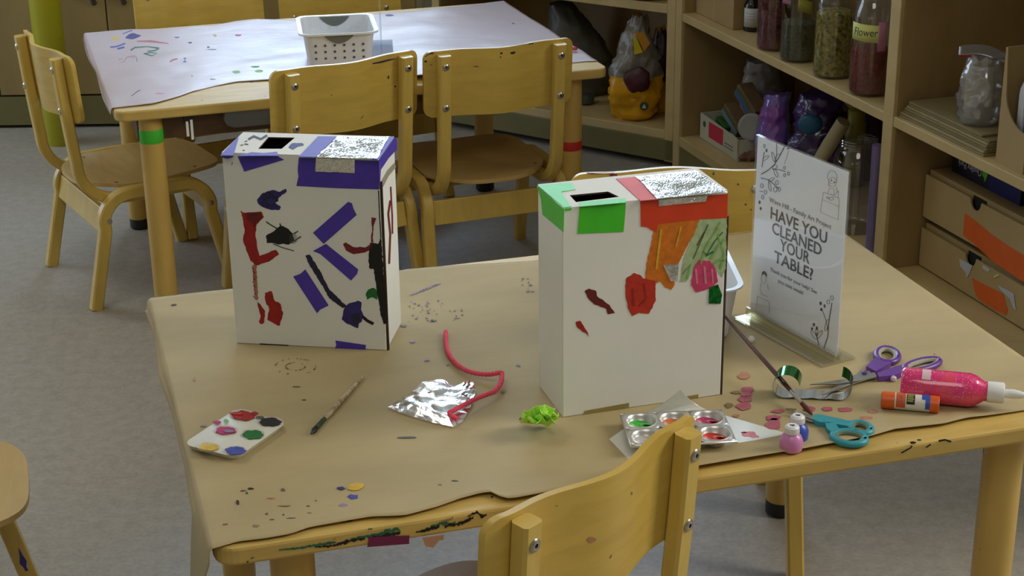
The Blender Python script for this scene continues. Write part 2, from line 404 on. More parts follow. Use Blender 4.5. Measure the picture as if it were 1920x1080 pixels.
# ------------------------------------------------------------------ cabinets at the back left
CY = 5.56
def cabinet(x0, x1, label, split, handles):
    t = thing('base_cabinet', label, 'cabinet', (x0, CY, 0))
    w = x1 - x0
    mb = MB(); mb.box(0, w, .022, .55, 0.02, .86, CABW); mb.build('body', t)
    mb = MB(); mb.box(0, w, -.002, .022, 0.012, .112, OLIVE); mb.build('kick_panel', t)
    xs = [0] + split + [w]
    for a, c in zip(xs[:-1], xs[1:]):
        mb = MB(); mb.box(a + .002, c - .002, -.004, .020, .118, .85, CABW); d = mb.build('door', t, bevel=.002)
        for hx in handles:
            if a < hx < c:
                mb = MB(); mb.sweep([(hx, -.004, .565), (hx, -.028, .55), (hx + .004, -.036, .50), (hx + .008, -.032, .455), (hx + .010, -.014, .432)], [.005, .006, .0065, .008, .010], mat('dark_handle', (70, 58, 46), .4), 8)
                h = mb.build('handle', d, smooth=True)
    return t
xb = at(150, 0, .45)
cabinet(-2.85, -1.0, 'plain wood base cabinet with dark curved handles, left of the far table', [.55, 1.11, 1.38 + .12], [1.11 + .345, 1.11 + .445])
cabinet(-.995, -.31, 'plain wood base cabinet behind the far table, with no handles in view', [.385], [])
mb = MB(); mb.box(-2.9, -.31, CY - .02, CY + .58, .862, .895, SHELFW); tag(mb.build('worktop', bevel=.003), 'pale worktop lying on top of the wooden base cabinets', 'worktop')
# yellow-green tube in front of the cabinet
p = at(97, 268, 0) + Vector((.03, 0, 0))
mb = MB(); mb.lathe([(.047, 0), (.05, .01), (.05, 1.1), (.044, 1.1), (.044, .9)], mat('yellow_green_plastic', (156, 150, 22), .3), 32, Matrix.Translation((p.x, p.y, 0)))
tag(mb.build('plastic_tube', smooth=True), 'tall yellow-green plastic tube standing against the wooden cabinet doors', 'tube')

# ------------------------------------------------------------------ shelving
S0 = Vector((.506, 4.996, 0)); A18 = math.radians(18)
E1 = Vector((math.sin(A18), -math.cos(A18), 0)); E2 = Vector((math.cos(A18), math.sin(A18), 0))
def S(s, d, z): return S0 + E1 * s + E2 * d + UPZ * z
SM = frame(S0, E1, E2, UPZ)     # note: left-handed order handled by explicit coordinates
LU = Vector((-.819, .574, 0)); LN = Vector((.574, .819, 0))
LM = frame(S0, LU, LN, UPZ)
HGT = 1.15; DEP = .40
t = thing('shelving_unit', 'long open birch shelving unit on the right, jars and drawer boxes on its shelves', 'shelving unit', S0)
def SB(name, s0, s1, d0, d1, z0, z1, m, parent=t, bev=.002, X=None):
    mb = MB(); mb.box(s0, s1, d0, d1, z0, z1, m, X or SM); return mb.build(name, parent, world=True, bevel=bev)
for s in (0.0, 1.228, 2.46):
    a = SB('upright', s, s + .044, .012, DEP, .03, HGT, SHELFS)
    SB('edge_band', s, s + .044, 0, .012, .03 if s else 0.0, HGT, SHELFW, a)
for s0, s1 in ((.044, 1.228), (1.272, 2.46)):
    for z in (.086, .476, 1.12):
        SB('shelf', s0, s1, 0.002, DEP - .01, z, z + (.03 if z != .476 else .0245), SHELFW)
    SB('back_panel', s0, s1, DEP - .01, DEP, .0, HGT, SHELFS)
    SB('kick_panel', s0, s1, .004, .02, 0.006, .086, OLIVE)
t2 = thing('shelving_unit', 'open birch shelving unit angled away behind the far table, bags on its bottom shelf', 'shelving unit', S0)
for s in (0.0, .90):
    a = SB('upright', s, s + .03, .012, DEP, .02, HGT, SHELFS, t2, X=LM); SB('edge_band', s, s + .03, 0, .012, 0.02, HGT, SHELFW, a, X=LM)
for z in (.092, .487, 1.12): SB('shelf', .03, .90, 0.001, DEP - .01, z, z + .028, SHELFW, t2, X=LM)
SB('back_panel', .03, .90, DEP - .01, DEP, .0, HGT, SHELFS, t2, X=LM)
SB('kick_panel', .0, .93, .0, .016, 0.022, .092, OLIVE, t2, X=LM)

# ------------------------------------------------------------------ tables
KR = math.radians
def rounded_rect(x0, x1, y0, y1, r, n=6):
    o = []
    for cx, cy, a0 in ((x1 - r, y1 - r, 0), (x0 + r, y1 - r, 90), (x0 + r, y0 + r, 180), (x1 - r, y0 + r, 270)):
        for k in range(n + 1):
            a = KR(a0 + 90 * k / n); o.append(Vector((cx + r * math.cos(a), cy + r * math.sin(a), 0)))
    return o
def make_table(label, loc, rz, L, D, legs, q=.035, ah=.062):
    t = thing('activity_table', label, 'table', loc, rz)
    mb = MB(); o = rounded_rect(0, L, 0, D, .028)
    mb.prism([p + UPZ * (TH - .0245) for p in o], UPZ * .0245, TABW); top = mb.build('tabletop', t, bevel=.004)
    mb = MB(); k = .018; z0, z1 = TH - .0245 - ah, TH - .0247
    mb.box(q, L - q, q, q + k, z0, z1, DARKB); mb.box(q, L - q, D - q - k, D - q, z0, z1, DARKB)
    mb.box(q, q + k, q + k, D - q - k, z0, z1, DARKB); mb.box(L - q - k, L - q, q + k, D - q - k, z0, z1, DARKB); mb.build('apron', t, bevel=.002)
    for lx, ly in legs:
        mb = MB(); mb.lathe([(.027, .03), (.0285, .06), (.0285, TH - .0248)], TLEG, 28, Matrix.Translation((lx, ly, 0))); lg = mb.build('leg', t, smooth=True)
        mb = MB(); mb.lathe([(.024, 0), (.0275, .004), (.0275, .03)], BLACK, 28, Matrix.Translation((lx, ly, 0))); mb.build('rubber_foot', lg, smooth=True)
    return t
T1P, T1R, T1L, T1D = Vector((-.358, 1.736, 0)), KR(16.1), 1.225, .856
T2P, T2R, T2L, T2D = Vector((-.907, 3.716, 0)), KR(17.4), 1.212, .87
table1 = make_table('near wooden activity table under brown paper, the painted boxes and sign on it', T1P, T1R, T1L, T1D,
                    [(.10, .07), (1.115, .07), (.10, .786), (1.125, .786)], .13, .04)
table2 = make_table('far wooden activity table under pale lavender paper with a white basket on it', T2P, T2R, T2L, T2D,
                    [(.082, .055), (1.13, .055), (.09, .80), (1.12, .80)], .05)
def toL(p, P, r):
    d = p - P; return (d.x * math.cos(r) + d.y * math.sin(r), -d.x * math.sin(r) + d.y * math.cos(r))
l1 = [c for c in table1.children if c.name.startswith('leg')]; l2 = [c for c in table2.children if c.name.startswith('leg')]
# coloured tape round legs of the far table
mb = MB(); mb.lathe([(.0287, .462), (.0292, .463), (.0292, .494), (.0287, .495)], mat('green_leg_tape', (70, 190, 50), .5), 28, Matrix.Translation((.082, .055, 0))); mb.build('green_tape', l2[0], smooth=True)
mb = MB(); mb.lathe([(.0287, .337), (.0292, .338), (.0292, .360), (.0287, .361)], mat('red_leg_tape', (196, 40, 34), .5), 28, Matrix.Translation((1.13, .055, 0))); mb.build('red_tape', l2[1], smooth=True)
# binder clip with a paper strip and grey storage tray under the far table's near edge
cl = toL(at(345, 212, .512), T2P, T2R)[0]
mb = MB(); mb.box(cl - .010, cl + .012, .014, .034, .508, .5305, BLACK); c = mb.build('binder_clip', table2, bevel=.002)
mb = MB(); mb.box(cl - .007, cl - .001, .010, .012, .478, .514, CARD); mb.box(cl + .003, cl + .009, .008, .010, .470, .518, CARD); mb.build('paper_strip', c)
t0, t1 = toL(at(415, 220, .50), T2P, T2R)[0], toL(at(415, 220, .50), T2P, T2R)[0] + .36
mb = MB(); mb.prism([Vector((x, .004, z)) for x, z in [(t0, .5305), (t0 - .002, .508), (t0 + .004, .496), (t0 + .02, .489), (t1 - .02, .489), (t1, .50), (t1, .5305)]], Vector((0, .028, 0)), mat('grey_tray', (98, 98, 100), .5)); mb.build('storage_tray', table2, bevel=.003)

def make_paper(name, label, table, P, r, L, far, near, m, amp, curl, drop=0.0, seed=1.0, nu=150, nv=70, x0=0.0, x1=None, thick=.0004, flap=True):
    """far / near: polylines of (lx, ly) in table coordinates"""
    def interp(pl, x):
        if x <= pl[0][0]: return pl[0][1]
        for a, c in zip(pl[:-1], pl[1:]):
            if x <= c[0]: return a[1] + (c[1] - a[1]) * (x - a[0]) / max(1e-6, c[0] - a[0])
        return pl[-1][1]
    x1 = L if x1 is None else x1
    def fn(u, v):
        lx = x0 + (x1 - x0) * u; y0, y1 = interp(near, lx), interp(far, lx); ly = y0 + (y1 - y0) * v
        e = (v * (y1 - y0)); ef = (1 - v) * (y1 - y0)
        w = noise.noise(Vector((lx * 5, ly * 9, seed))) * .6 + noise.noise(Vector((lx * 16, ly * 14, seed + 3))) * .3
        z = TH + .0010 + amp * max(0, w + .25) + curl * math.exp(-e / .03) * max(0, .5 + 1.3 * noise.noise(Vector((lx * 3.1, 2, seed)))) + curl * .35 * math.exp(-ef / .02) * max(0, noise.noise(Vector((lx * 5, 7, seed))))
        return Vector((lx, ly, z))
    mb = MB(); mb.grid(fn, nu, nv, m); bm = mb.bm
    if drop:   # left edge folded down over the table side
        q = mb.mi(m); N = nv; rows = []
        prof = [(x0, 0), (x0 - .0012, -.0002), (x0 - .004, -.0015), (x0 - .0065, -.006), (x0 - .008, -.02), (x0 - .011, -drop)]
        for k, (dx, dz) in enumerate(prof):
            rw = []
            for j in range(N + 1):
                v = j / N; p = fn(0, v); ly = p.y
                wv = (noise.noise(Vector((ly * 6, 1, seed))) * .006 * (k - 1) / 4) if k > 2 else 0
                dd = dz * (1 + .35 * noise.noise(Vector((ly * 4, 5, seed)))) if k > 2 else dz
                if flap and k == 5 and v < .16: dd -= .085 * (1 - v / .16); wv -= .028 * (1 - v / .16)
                rw.append(bm.verts.new((dx + wv, ly, p.z + dd)))
            rows.append(rw)
        for k in range(len(rows) - 1):
            for j in range(N):
                f = bm.faces.new((rows[k][j], rows[k][j + 1], rows[k + 1][j + 1], rows[k + 1][j])); f.material_index = q
    bmesh.ops.remove_doubles(bm, verts=bm.verts, dist=.00002)
    o = mb.build(name, None, smooth=True, solid=thick, angle=0); o.location = P; o.rotation_euler = (0, 0, r)
    return tag(o, label, 'paper')
def polyL(pxs, P, r): return sorted([toL(at(x, y, TH), P, r) for x, y in pxs])
PAPB = mat('kraft_paper', (176, 158, 117), 0.8, var=0.075, vscale=5, bump=.12, bscale=26, stretch=(1, 2.2, 1))
PAPW = mat('pale_paper', (194, 178, 182), 0.36, var=0.03, vscale=5, bump=.22, bscale=22, stretch=(1, 2.0, 1))
near1 = polyL(Zf(3, 280, 860)([(372, 520), (500, 480), (650, 465), (800, 440), (900, 405), (1100, 370), (1250, 345), (1400, 340), (1450, 335), (1620, 290), (1750, 245), (1850, 220)]) +
              Zf(3.5556, 860, 780)([(150, 540), (230, 535), (250, 560), (330, 580), (390, 575)]) + [(1300, 884), (1500, 851)] +
              Zf(3.4286, 1360, 620)([(940, 700), (1090, 655), (1400, 620), (1550, 580), (1700, 560), (1920, 525)]), T1P, T1R)
near1 = [(x, max(.004, y)) for x, y in near1] + [(T1L, max(.01, near1[-1][1] + .01))]
far1 = [(0, T1D - .002), (.08, T1D - .002), (.30, T1D - .008), (.43, T1D - .004)] + polyL([(755, 508), (1000, 490)], T1P, T1R) + [(.7, T1D - .02), (.8, T1D - .02), (T1L, T1D - .002)]
far1 = [(x, min(T1D - .001, y)) for x, y in sorted(far1)]
paper1 = make_paper('brown_paper', 'brown kraft paper covering the near table, spotted with paint', table1, T1P, T1R, T1L, far1, near1, PAPB, .0005, .007, drop=.022, seed=2.2, x1=T1L - .002)
near2 = polyL(Zf(3, 0, 0)([(645, 612), (860, 590), (1000, 550), (1080, 520), (1200, 490), (1330, 465), (1520, 455)]) + [(790, 152)] + Zf(4, 960, 0)([(415, 480), (560, 465), (670, 465)]), T2P, T2R)
near2 = [(x, max(.004, y)) for x, y in near2]
far2 = [(0, T2D - .003)] + [(x, min(T2D + .004, y)) for x, y in polyL([(250, 54), (300, 55), (400, 49), (440, 40), (480, 37), (560, 39), (755, 24), (820, 18), (960, 4)], T2P, T2R)] + [(T2L, T2D - .004)]
far2 = sorted(far2)
paper2 = make_paper('white_paper', 'pale lavender-white paper covering the far table, drawn on at its left end', table2, T2P, T2R, T2L, far2, near2, PAPW, .0045, .011, drop=.012, seed=5.5, x1=T2L - .004, flap=False)

# paint and pen marks on the papers (part of each paper's surface)
PN = UPZ; P0a = Vector((0, 0, TH + .0022)); P0b = Vector((0, 0, TH + .0062))
z6 = Zf(3, 280, 860); z3 = Zf(3.4286, 1360, 620); zc = Zf(3, 360, 600)
def d1(pts, m, sm=1, p0=P0a): mark(paper1, pts, p0, PN, m, .0004, .0003, sm)
spk = MB()
def dsp(pts, m, sm=0): decal(spk, pts, P0a, PN, m, .0004, .0003, 0)
d1(z6([(765, 380), (800, 372), (870, 372), (880, 385), (855, 408), (820, 412), (780, 395)]), P_BLK)
d1(z6([(1070, 342), (1110, 340), (1148, 338), (1140, 352), (1100, 352)]), P_BLK)
for x, y, rx, ry, m in [(570, 168, 18, 4, P_BLK), (752, 173, 14, 8, P_GREY), (530, 180, 18, 3, P_GREY), (548, 193, 6, 4, P_BLK), (1080, 168, 22, 9, P_PUR), (1145, 215, 28, 12, P_BLUE), (1090, 262, 22, 9, P_LAV), (1272, 263, 14, 5, P_PUR), (497, 247, 8, 12, P_BLK),
                        (1060, 295, 8, 7, P_BLK), (660, 310, 10, 5, P_GREY), (755, 315, 7, 4, P_GREY), (800, 335, 26, 4, P_GREY), (690, 343, 14, 3, P_GREY), (600, 380, 20, 8, P_FADEB), (900, 306, 12, 4, P_FADEB), (760, 266, 40, 3, P_FADEB), (895, 266, 10, 4, P_GREY), (936, 236, 6, 3, P_GREY), (685, 222, 25, 2, P_FADE), (425, 368, 16, 4, P_ROSE), (1330, 274, 18, 3, P_FADEB), (1635, 148, 14, 4, P_GREY), (1700, 185, 16, 4, P_GREY), (1750, 192, 6, 5, P_GREY), (1720, 126, 18, 4, P_BLK), (480, 464, 12, 3, P_GREY)]:
    a, c = z6([(x, y)])[0]; d1(blob(a, c, rx / 3, ry / 3, .35, 10, seed=3), m)
d1(z6([(1105, 165), (1150, 135), (1215, 140), (1190, 175), (1140, 182)]), P_YEL)
for x, y, rx, ry, m in [(1320, 225, 15, 7, P_LAV), (1438, 248, 9, 5, P_LAV), (1836, 254, 12, 6, P_LAV), (590, 374, 22, 3, P_FADEB), (630, 448, 12, 3, P_FADEB), (1750, 404, 14, 8, P_FADEB), (65, 597, 18, 5, P_LAV), (1210, 660, 60, 5, P_GREY), (1240, 122, 16, 5, P_LAV), (1190, 35, 20, 5, P_GREY), (1360, 5, 18, 5, P_GREY), (15, 335, 5, 12, P_FADE)]:
    a, c = zc([(x, y)])[0]; d1(blob(a, c, rx / 3, ry / 3, .3, 10, seed=4), m)
# faint dotted rings
for k in range(46):
    a = R.uniform(0, 2 * PI); q = 1 if k % 2 else .48
    dsp(blob(554 + 38 * q * math.cos(a), 687 + 15 * q * math.sin(a), R.uniform(.8, 2.2), .7, .3, 6, seed=k), P_FADEB, 0)
for k in range(40):     # speckle field behind the boxes
    dsp(blob(R.uniform(765, 870), 585 + R.uniform(-22, 20), R.uniform(.8, 2.6), R.uniform(.6, 1.4), .3, 6, seed=k), P_GREY if k % 3 else P_LAV, 0)
for k in range(14): dsp(blob(R.uniform(975, 1004), R.uniform(522, 548), R.uniform(1, 2.4), .9, .3, 6, seed=k), P_GREY, 0)
for a in range(18): dsp(stroke([(768 + 3 * a, 553 - 1.2 * a), (778 + 3 * a, 551 - 1.2 * a)], R.uniform(1, 3)), P_LPINK if a % 2 else P_LAV, 0) if a % 2 == 0 else None
d1(stroke([(321, 572), (331, 571)], 2), P_BLK, 0)
o = spk.build('paint_specks', paper1, world=True); o['kind'] = 'stuff'
# red printed dabs on the right
for x, y, rx, ry, m in [(125, 288, 42, 24, P_FADE), (145, 380, 45, 16, P_ROSE), (135, 410, 40, 16, P_ROSE), (128, 440, 45, 18, P_ROSE), (115, 488, 44, 28, P_ROSE), (70, 397, 32, 10, P_FADEB), (25, 480, 25, 18, P_FADEB), (68, 548, 24, 10, P_FADE),
                        (335, 517, 42, 12, P_ROSE), (310, 560, 48, 18, P_ROSE), (312, 600, 52, 32, P_ROSE), (540, 505, 42, 18, P_ROSE), (655, 503, 34, 14, P_ROSE), (770, 508, 46, 14, P_ROSE), (950, 520, 36, 12, P_FADE), (905, 562, 40, 14, P_FADE), (1000, 572, 40, 10, P_FADE), (1090, 570, 60, 7, P_FADE), (615, 665, 30, 18, P_RED), (1350, 148, 4, 6, P_LPINK), (580, 560, 50, 12, P_FADE), (425, 505, 30, 6, P_FADEB)]:
    a, c = z3([(x, y)])[0]; d1(blob(a, c, rx / 3.43, ry / 3.43, .22, 14, seed=8), m)
z1 = Zf(3, 0, 0)
def d2(pts, m, sm=0): skin_mark(paper2, dense(pts, 6), paper2, m, .0016, sm, 'pen_mark')
d2(z1([(700, 215), (725, 192), (750, 184), (775, 195), (798, 198), (775, 212), (745, 222)]), P_PUR, 1)
d2(z1(stroke([(690, 190), (745, 170)], 5)), P_BLUE); d2(z1(stroke([(620, 265), (655, 262), (705, 244)], 8)), P_BLUE); d2(z1(stroke([(660, 275), (700, 265)], 10)), P_BLUE)
d2(z1(stroke([(770, 232), (850, 232), (948, 245)], [6, 12, 5])), P_ROSE)
d2(z1(stroke([(735, 283), (760, 267), (830, 262), (870, 268), (895, 272)], [10, 8, 6, 9, 12])), P_TEAL); d2(z1(stroke([(830, 288), (870, 285), (895, 272)], 8)), P_TEAL)
d2(z1(stroke([(808, 302), (845, 296), (885, 300), (855, 314), (822, 305)], 6)), P_TEAL)
d2(z1(stroke([(668, 335), (690, 330), (680, 352), (700, 345), (712, 322), (735, 318), (745, 314)], 4)), P_ROSE); d2(z1(stroke([(745, 330), (755, 312), (768, 325), (772, 348)], 3)), P_NAVY)
d2(z1(stroke([(740, 540), (765, 520), (790, 505)], 4)), P_BLK); d2(z1(stroke([(955, 348), (975, 335), (998, 330)], 6)), P_RED)
d2(z1(stroke([(1032, 328), (1048, 326)], 5)), P_BLUE); d2(z1(stroke([(1030, 348), (1050, 348)], 5)), P_BLUE); d2(z1(stroke([(1040, 328), (1040, 350)], 5)), P_BLUE)
for x, y, rx, ry, m in [(995, 210, 16, 4, P_BLUE), (1070, 240, 12, 4, P_NAVY), (1210, 200, 10, 8, P_YEL), (1340, 198, 18, 6, P_MAG), (1172, 265, 8, 5, P_NAVY), (1190, 278, 30, 3, P_GREY), (1330, 405, 26, 9, P_LGRN), (1455, 400, 26, 7, P_LGRN), (1435, 375, 26, 5, P_GRN), (1195, 445, 18, 3, P_GREY), (900, 525, 28, 4, P_LPINK), (650, 215, 16, 12, P_YEL), (1080, 427, 5, 3, P_GREY)]:
    a, c = z1([(x, y)])[0]; d2(blob(a, c, rx / 3, ry / 3, .25, 10, seed=5), m, 1)
d2(blob(730, 29, 9, 2, .2, 8), P_PUR); d2(blob(962, 44, 3, 1.2, .2, 8), P_GREY)
# smears on the near table's front edge
n1 = Vector((math.sin(T1R), -math.cos(T1R), 0)); pe = T1P + Vector((0, 0, TH))
ttop = [c for c in table1.children if c.name.startswith('tabletop')][0]
def ragged(path, w, seed):
    r = random.Random(seed); P = []; L = []; Q = []
    for k in range(len(path) - 1):
        a, c = path[k], path[k + 1]; n = max(2, int(math.hypot(c[0] - a[0], c[1] - a[1]) / 3))
        for j in range(n): P.append((a[0] + (c[0] - a[0]) * j / n, a[1] + (c[1] - a[1]) * j / n, w[k] + (w[k + 1] - w[k]) * j / n))
    for x, y, ww in P: L.append((x, y - ww / 2 * r.uniform(.1, 1.5))); Q.append((x, y + ww / 2 * r.uniform(.1, 1.5)))
    return L + Q[::-1]
for k, (pth, w_, m) in enumerate([([(730, 512), (850, 500), (960, 480), (1060, 468)], [2, 3, 5, 3], P_TEAL), ([(930, 495), (1000, 492), (1060, 482)], [2, 4, 3], P_BLK), ([(1040, 486), (1110, 466), (1150, 455), (1220, 448)], [4, 7, 6, 3], P_BLK), ([(1130, 450), (1230, 436), (1300, 420)], [3, 5, 4], P_TEAL), ([(1230, 446), (1330, 432), (1420, 414)], [4, 8, 3], P_BLK), ([(1290, 425), (1350, 402), (1400, 398), (1422, 410)], [4, 9, 7, 3], P_TEAL),
               ([(1500, 412), (1560, 398), (1640, 378)], [2, 7, 6], P_BLK), ([(1580, 380), (1640, 360), (1680, 368), (1730, 356)], [3, 7, 5, 6], P_TEAL), ([(1660, 378), (1740, 362), (1830, 328)], [5, 8, 5], P_BLK), ([(1790, 322), (1840, 300), (1870, 322), (1905, 312)], [2, 6, 7, 2], P_BLK), ([(1230, 395), (1265, 392)], [3, 2], P_GREY), ([(1030, 470), (1040, 450), (1062, 436)], [1.2, 1.2, 1], P_ROSE),
               ([(570, 560), (600, 552)], [3, 3], P_GREY), ([(548, 578), (564, 576)], [3, 3], P_BLK), ([(1640, 352), (1680, 342), (1715, 326)], [3, 4, 3], P_FADEB)]):
    mark(ttop, ragged(z6(pth), w_, k), pe, n1, m, .0009 + .0002 * (k % 3), .0006, 0, 'paint_smear')
for pts, m in [(stroke(z3([(1130, 785), (1185, 755), (1200, 740)]), 2), P_BLK), (stroke(z3([(1290, 750), (1320, 728)]), 2), P_BLK), (stroke(z3([(1370, 708), (1410, 700), (1450, 712)]), 3), P_BLK), (blob(*z3([(1205, 718)])[0], 6, 2, .3), P_BLK), (blob(*z3([(1245, 702)])[0], 5, 1.5, .3), P_GREY)]:
    mark(ttop, pts, pe, n1, m, .0009, .0006, 0, 'paint_smear')
mb = MB(); decal(mb, z6([(1235, 438), (1462, 430), (1460, 476), (1225, 494)]), pe, n1, mat('plum_tape', (112, 26, 72), .5), .0016, .0008); mb.build('plum_tape', [c for c in table1.children if c.name.startswith('tabletop')][0], world=True)
mb = MB(); decal(mb, z6([(1535, 440), (1655, 424), (1650, 455), (1630, 453), (1595, 496), (1550, 488)]), pe, n1, mat('peach_tape', (186, 140, 108), .6), .0022, .0006); mb.build('torn_tape', [c for c in table1.children if c.name.startswith('tabletop')][0], world=True)

# ------------------------------------------------------------------ chairs
def arc(cx, cz, r, a0, a1, n): return [(cx + r * math.cos(KR(a0 + (a1 - a0) * k / n)), cz + r * math.sin(KR(a0 + (a1 - a0) * k / n))) for k in range(n + 1)]
RAIL = [(-.020, .636), (-.012, .52), (-.003, .42), (.002, .372)] + arc(.100, .366, .098, 180, 268, 12)[1:] + [(.16, .266), (.30, .268)]
LEG = [(0, 0), (.050, .205), (.060, .235)] + arc(.118, .222, .062, 160, 92, 8)[0:] + [(.185, .286)]
LEGS = [(0, 0), (.046, .20)] + arc(.116, .213, .072, 172, 92, 8) + [(.185, .286), (.254, .285)] + arc(.254, .213, .072, 88, 8, 8) + [(.324, .20), (.370, 0)]
def rail_y(z):
    return -.020 + (.636 - z) * (.008 / .116) if z > .52 else -.012 + (.52 - z) * .09
def make_chair():
    t = thing('wooden_chair', 'x', 'chair', (0, 0, 0))
    # backrest panel
    mb = MB(); W, z0, z1, rr = .385, .478, .644, .022
    def bump(x):
        a = abs(x) / .125; return 0 if a >= 1 else .5 + .5 * math.cos(PI * a)
    def fn(side):
        def g(u, v):
            x = (u - .5) * W; cz = max(0, rr - (W / 2 - abs(x))); dz = rr - math.sqrt(max(0, rr * rr - cz * cz))
            z = (z0 + dz) + (z1 - z0 - 2 * dz) * v
            zz = z + .006 * bump(x) * 0
            y = rail_y(z) + .0135 + (.010 if side else 0) - .026 * bump(x) * 1.0 + .010 * max(0, (abs(x) - .155) / .04) ** 1.5
            return Vector((x, y, zz))
        return g
    N, K = 44, 6
    g0, g1 = fn(0), fn(1)
    us = [0.5 - .5 * math.cos(PI * k / N) for k in range(N + 1)]
    i = mb.mi(BIRCHX)
    A = [[mb.bm.verts.new(g0(u, v / K)) for u in us] for v in range(K + 1)]; B = [[mb.bm.verts.new(g1(u, v / K)) for u in us] for v in range(K + 1)]
    for v in range(K):
        for u in range(N):
            mb.bm.faces.new((A[v][u], A[v][u + 1], A[v + 1][u + 1], A[v + 1][u])); mb.bm.faces.new((B[v][u], B[v + 1][u], B[v + 1][u + 1], B[v][u + 1]))
    for u in range(N):
        mb.bm.faces.new((A[0][u], B[0][u], B[0][u + 1], A[0][u + 1])); mb.bm.faces.new((A[K][u], A[K][u + 1], B[K][u + 1], B[K][u]))
    for v in range(K):
        mb.bm.faces.new((A[v][0], A[v + 1][0], B[v + 1][0], B[v][0])); mb.bm.faces.new((A[v][N], B[v][N], B[v + 1][N], A[v + 1][N]))
    back = mb.build('backrest', t, smooth=True, angle=50)
    for s in (-1, 1):
        mb = MB(); mb.band(RAIL, lambda k: s * .1485, .030, .026, BIRCH); rl = mb.build('back_rail', t, smooth=True, angle=35)
        for z in (.609, .507):
            X = Matrix.Translation((s * .1485, rail_y(z) - .013, z)) @ Matrix.Rotation(PI / 2, 4, 'X')
            mb = MB(); mb.lathe([(.0085, 0), (.0085, .0015), (.006, .0035), (.003, .0035), (.0028, .001)], METAL, 16, X); mb.lathe([(.0026, .0008), (.0026, .0016)], BLACK, 8, X); mb.build('bolt', rl, smooth=True)
            X = Matrix.Translation((s * .1485, rail_y(z) + .0235, z)) @ Matrix.Rotation(-PI / 2, 4, 'X')
            mb = MB(); mb.lathe([(.008, 0), (.008, .001), (.005, .003), (.002, .003)], METAL, 16, X); mb.build('bolt', back, smooth=True)
        n = len(LEGS)
        mb = MB(); mb.band(LEGS, lambda k: s * (.1795 + .0075 * (1 - LEGS[k][1] / .286)), .029, .030, BIRCH); lf = mb.build('leg_frame', t, smooth=True, angle=35)
        for y in (.055, .322):
            X = Matrix.Translation((s * .1955, y, .225)) @ Matrix.Rotation(s * PI / 2, 4, 'Y'); mb = MB(); mb.lathe([(.007, 0), (.007, .0012), (.003, .002)], METAL, 14, X); mb.build('bolt', lf, smooth=True)
    # seat
    mb = MB(); out = []
    for k in range(56):
        a = 2 * PI * k / 56; c, s_ = math.cos(a), math.sin(a); e = 2 / 3.6
        x = .164 * abs(c) ** e * (1 if c > 0 else -1); y = .205 + .188 * abs(s_) ** e * (1 if s_ > 0 else -1)
        if y < .12: x *= 1 - .30 * ((.12 - y) / .11) ** 1.0
        out.append((x, y))
    def sz(x, y): return .300 + .010 * (abs(x) / .164) ** 2 - .012 * math.exp(-((y - .17) / .10) ** 2) + .002
    i = mb.mi(SEATW); RN = 7; ringsT = []; ringsB = []
    for q in range(RN):
        f = 1 - q / RN; T = []; Bt = []
        for x, y in out:
            X_, Y_ = x * f, .205 + (y - .205) * f; T.append(mb.bm.verts.new((X_, Y_, sz(X_, Y_)))); Bt.append(mb.bm.verts.new((X_, Y_, sz(X_, Y_) - .010)))
        ringsT.append(T); ringsB.append(Bt)
    n = len(out)
    for q in range(RN - 1):
        for k in range(n):
            mb.bm.faces.new((ringsT[q][k], ringsT[q][(k + 1) % n], ringsT[q + 1][(k + 1) % n], ringsT[q + 1][k])); mb.bm.faces.new((ringsB[q][k], ringsB[q + 1][k], ringsB[q + 1][(k + 1) % n], ringsB[q][(k + 1) % n]))
    mb.bm.faces.new(ringsT[-1]); mb.bm.faces.new(ringsB[-1][::-1])
    for k in range(n): mb.bm.faces.new((ringsT[0][k], ringsB[0][k], ringsB[0][(k + 1) % n], ringsT[0][(k + 1) % n]))
    seat = mb.build('seat', t, smooth=True, angle=50)
    for x, y in ((-.13, .10), (.13, .10), (-.13, .31), (.13, .31)):
        mb = MB(); mb.lathe([(.006, 0), (.006, .001), (.003, .0016)], METAL, 12, Matrix.Translation((x, y, sz(x, y) - .0005))); mb.build('screw', seat, smooth=True)
    for y, sg, nm in ((.040, 1, 'rear_rail'), (.330, -1, 'front_rail')):
        mb = MB(); dy = .013 * sg
        P = [Vector((-.166, y - .006, .192)), Vector((-.166, y + .006, .192)), Vector((-.166, y + .006 + dy, .252)), Vector((-.166, y - .006 + dy, .252))]
        mb.prism(P, Vector((.332, 0, 0)), BIRCH); mb.build(nm, t, bevel=.002)
    return t
chair0 = make_chair()
def place(o, x, y, a): o.location = (x, y, 0); o.rotation_euler = (0, 0, -a)
GRP = None
chairs = [
    (-.381, 3.823, -.565, 'birch chair drawn up to the far table, directly behind the violet-taped box'),
    (-.022, 3.962, -.36, 'birch chair at the far table beside its red-taped leg, paint on its back'),
    (-1.141, 4.044, 1.029, 'birch chair at the left end of the far table, seen from its side'),
    (.302, 2.926, math.pi * .995, 'birch chair on the far side of the near table, behind the green-taped box'),
    (.101, 1.775, -.813, 'birch chair in the foreground, its backrest cropped by the bottom of the view'),
    (-.902, 4.82, KR(152), 'birch chair behind the far table, nearest the cabinet with dark handles'),
    (-.512, 5.007, KR(154.6), 'birch chair behind the far table, just beyond the white basket'),
    (-1.164, 2.295, 1.29, 'birch chair at the bottom left edge, only a seat corner and leg in view'),
]
CH = []
for k, (x, y, a, lab) in enumerate(chairs):
    if k == 0: o = chair0; o['label'] = lab; o.location = (x, y, 0); o.rotation_euler = (0, 0, -a)
    else: o = clone(chair0, (x, y, 0), -a, lab)
    CH.append(o)

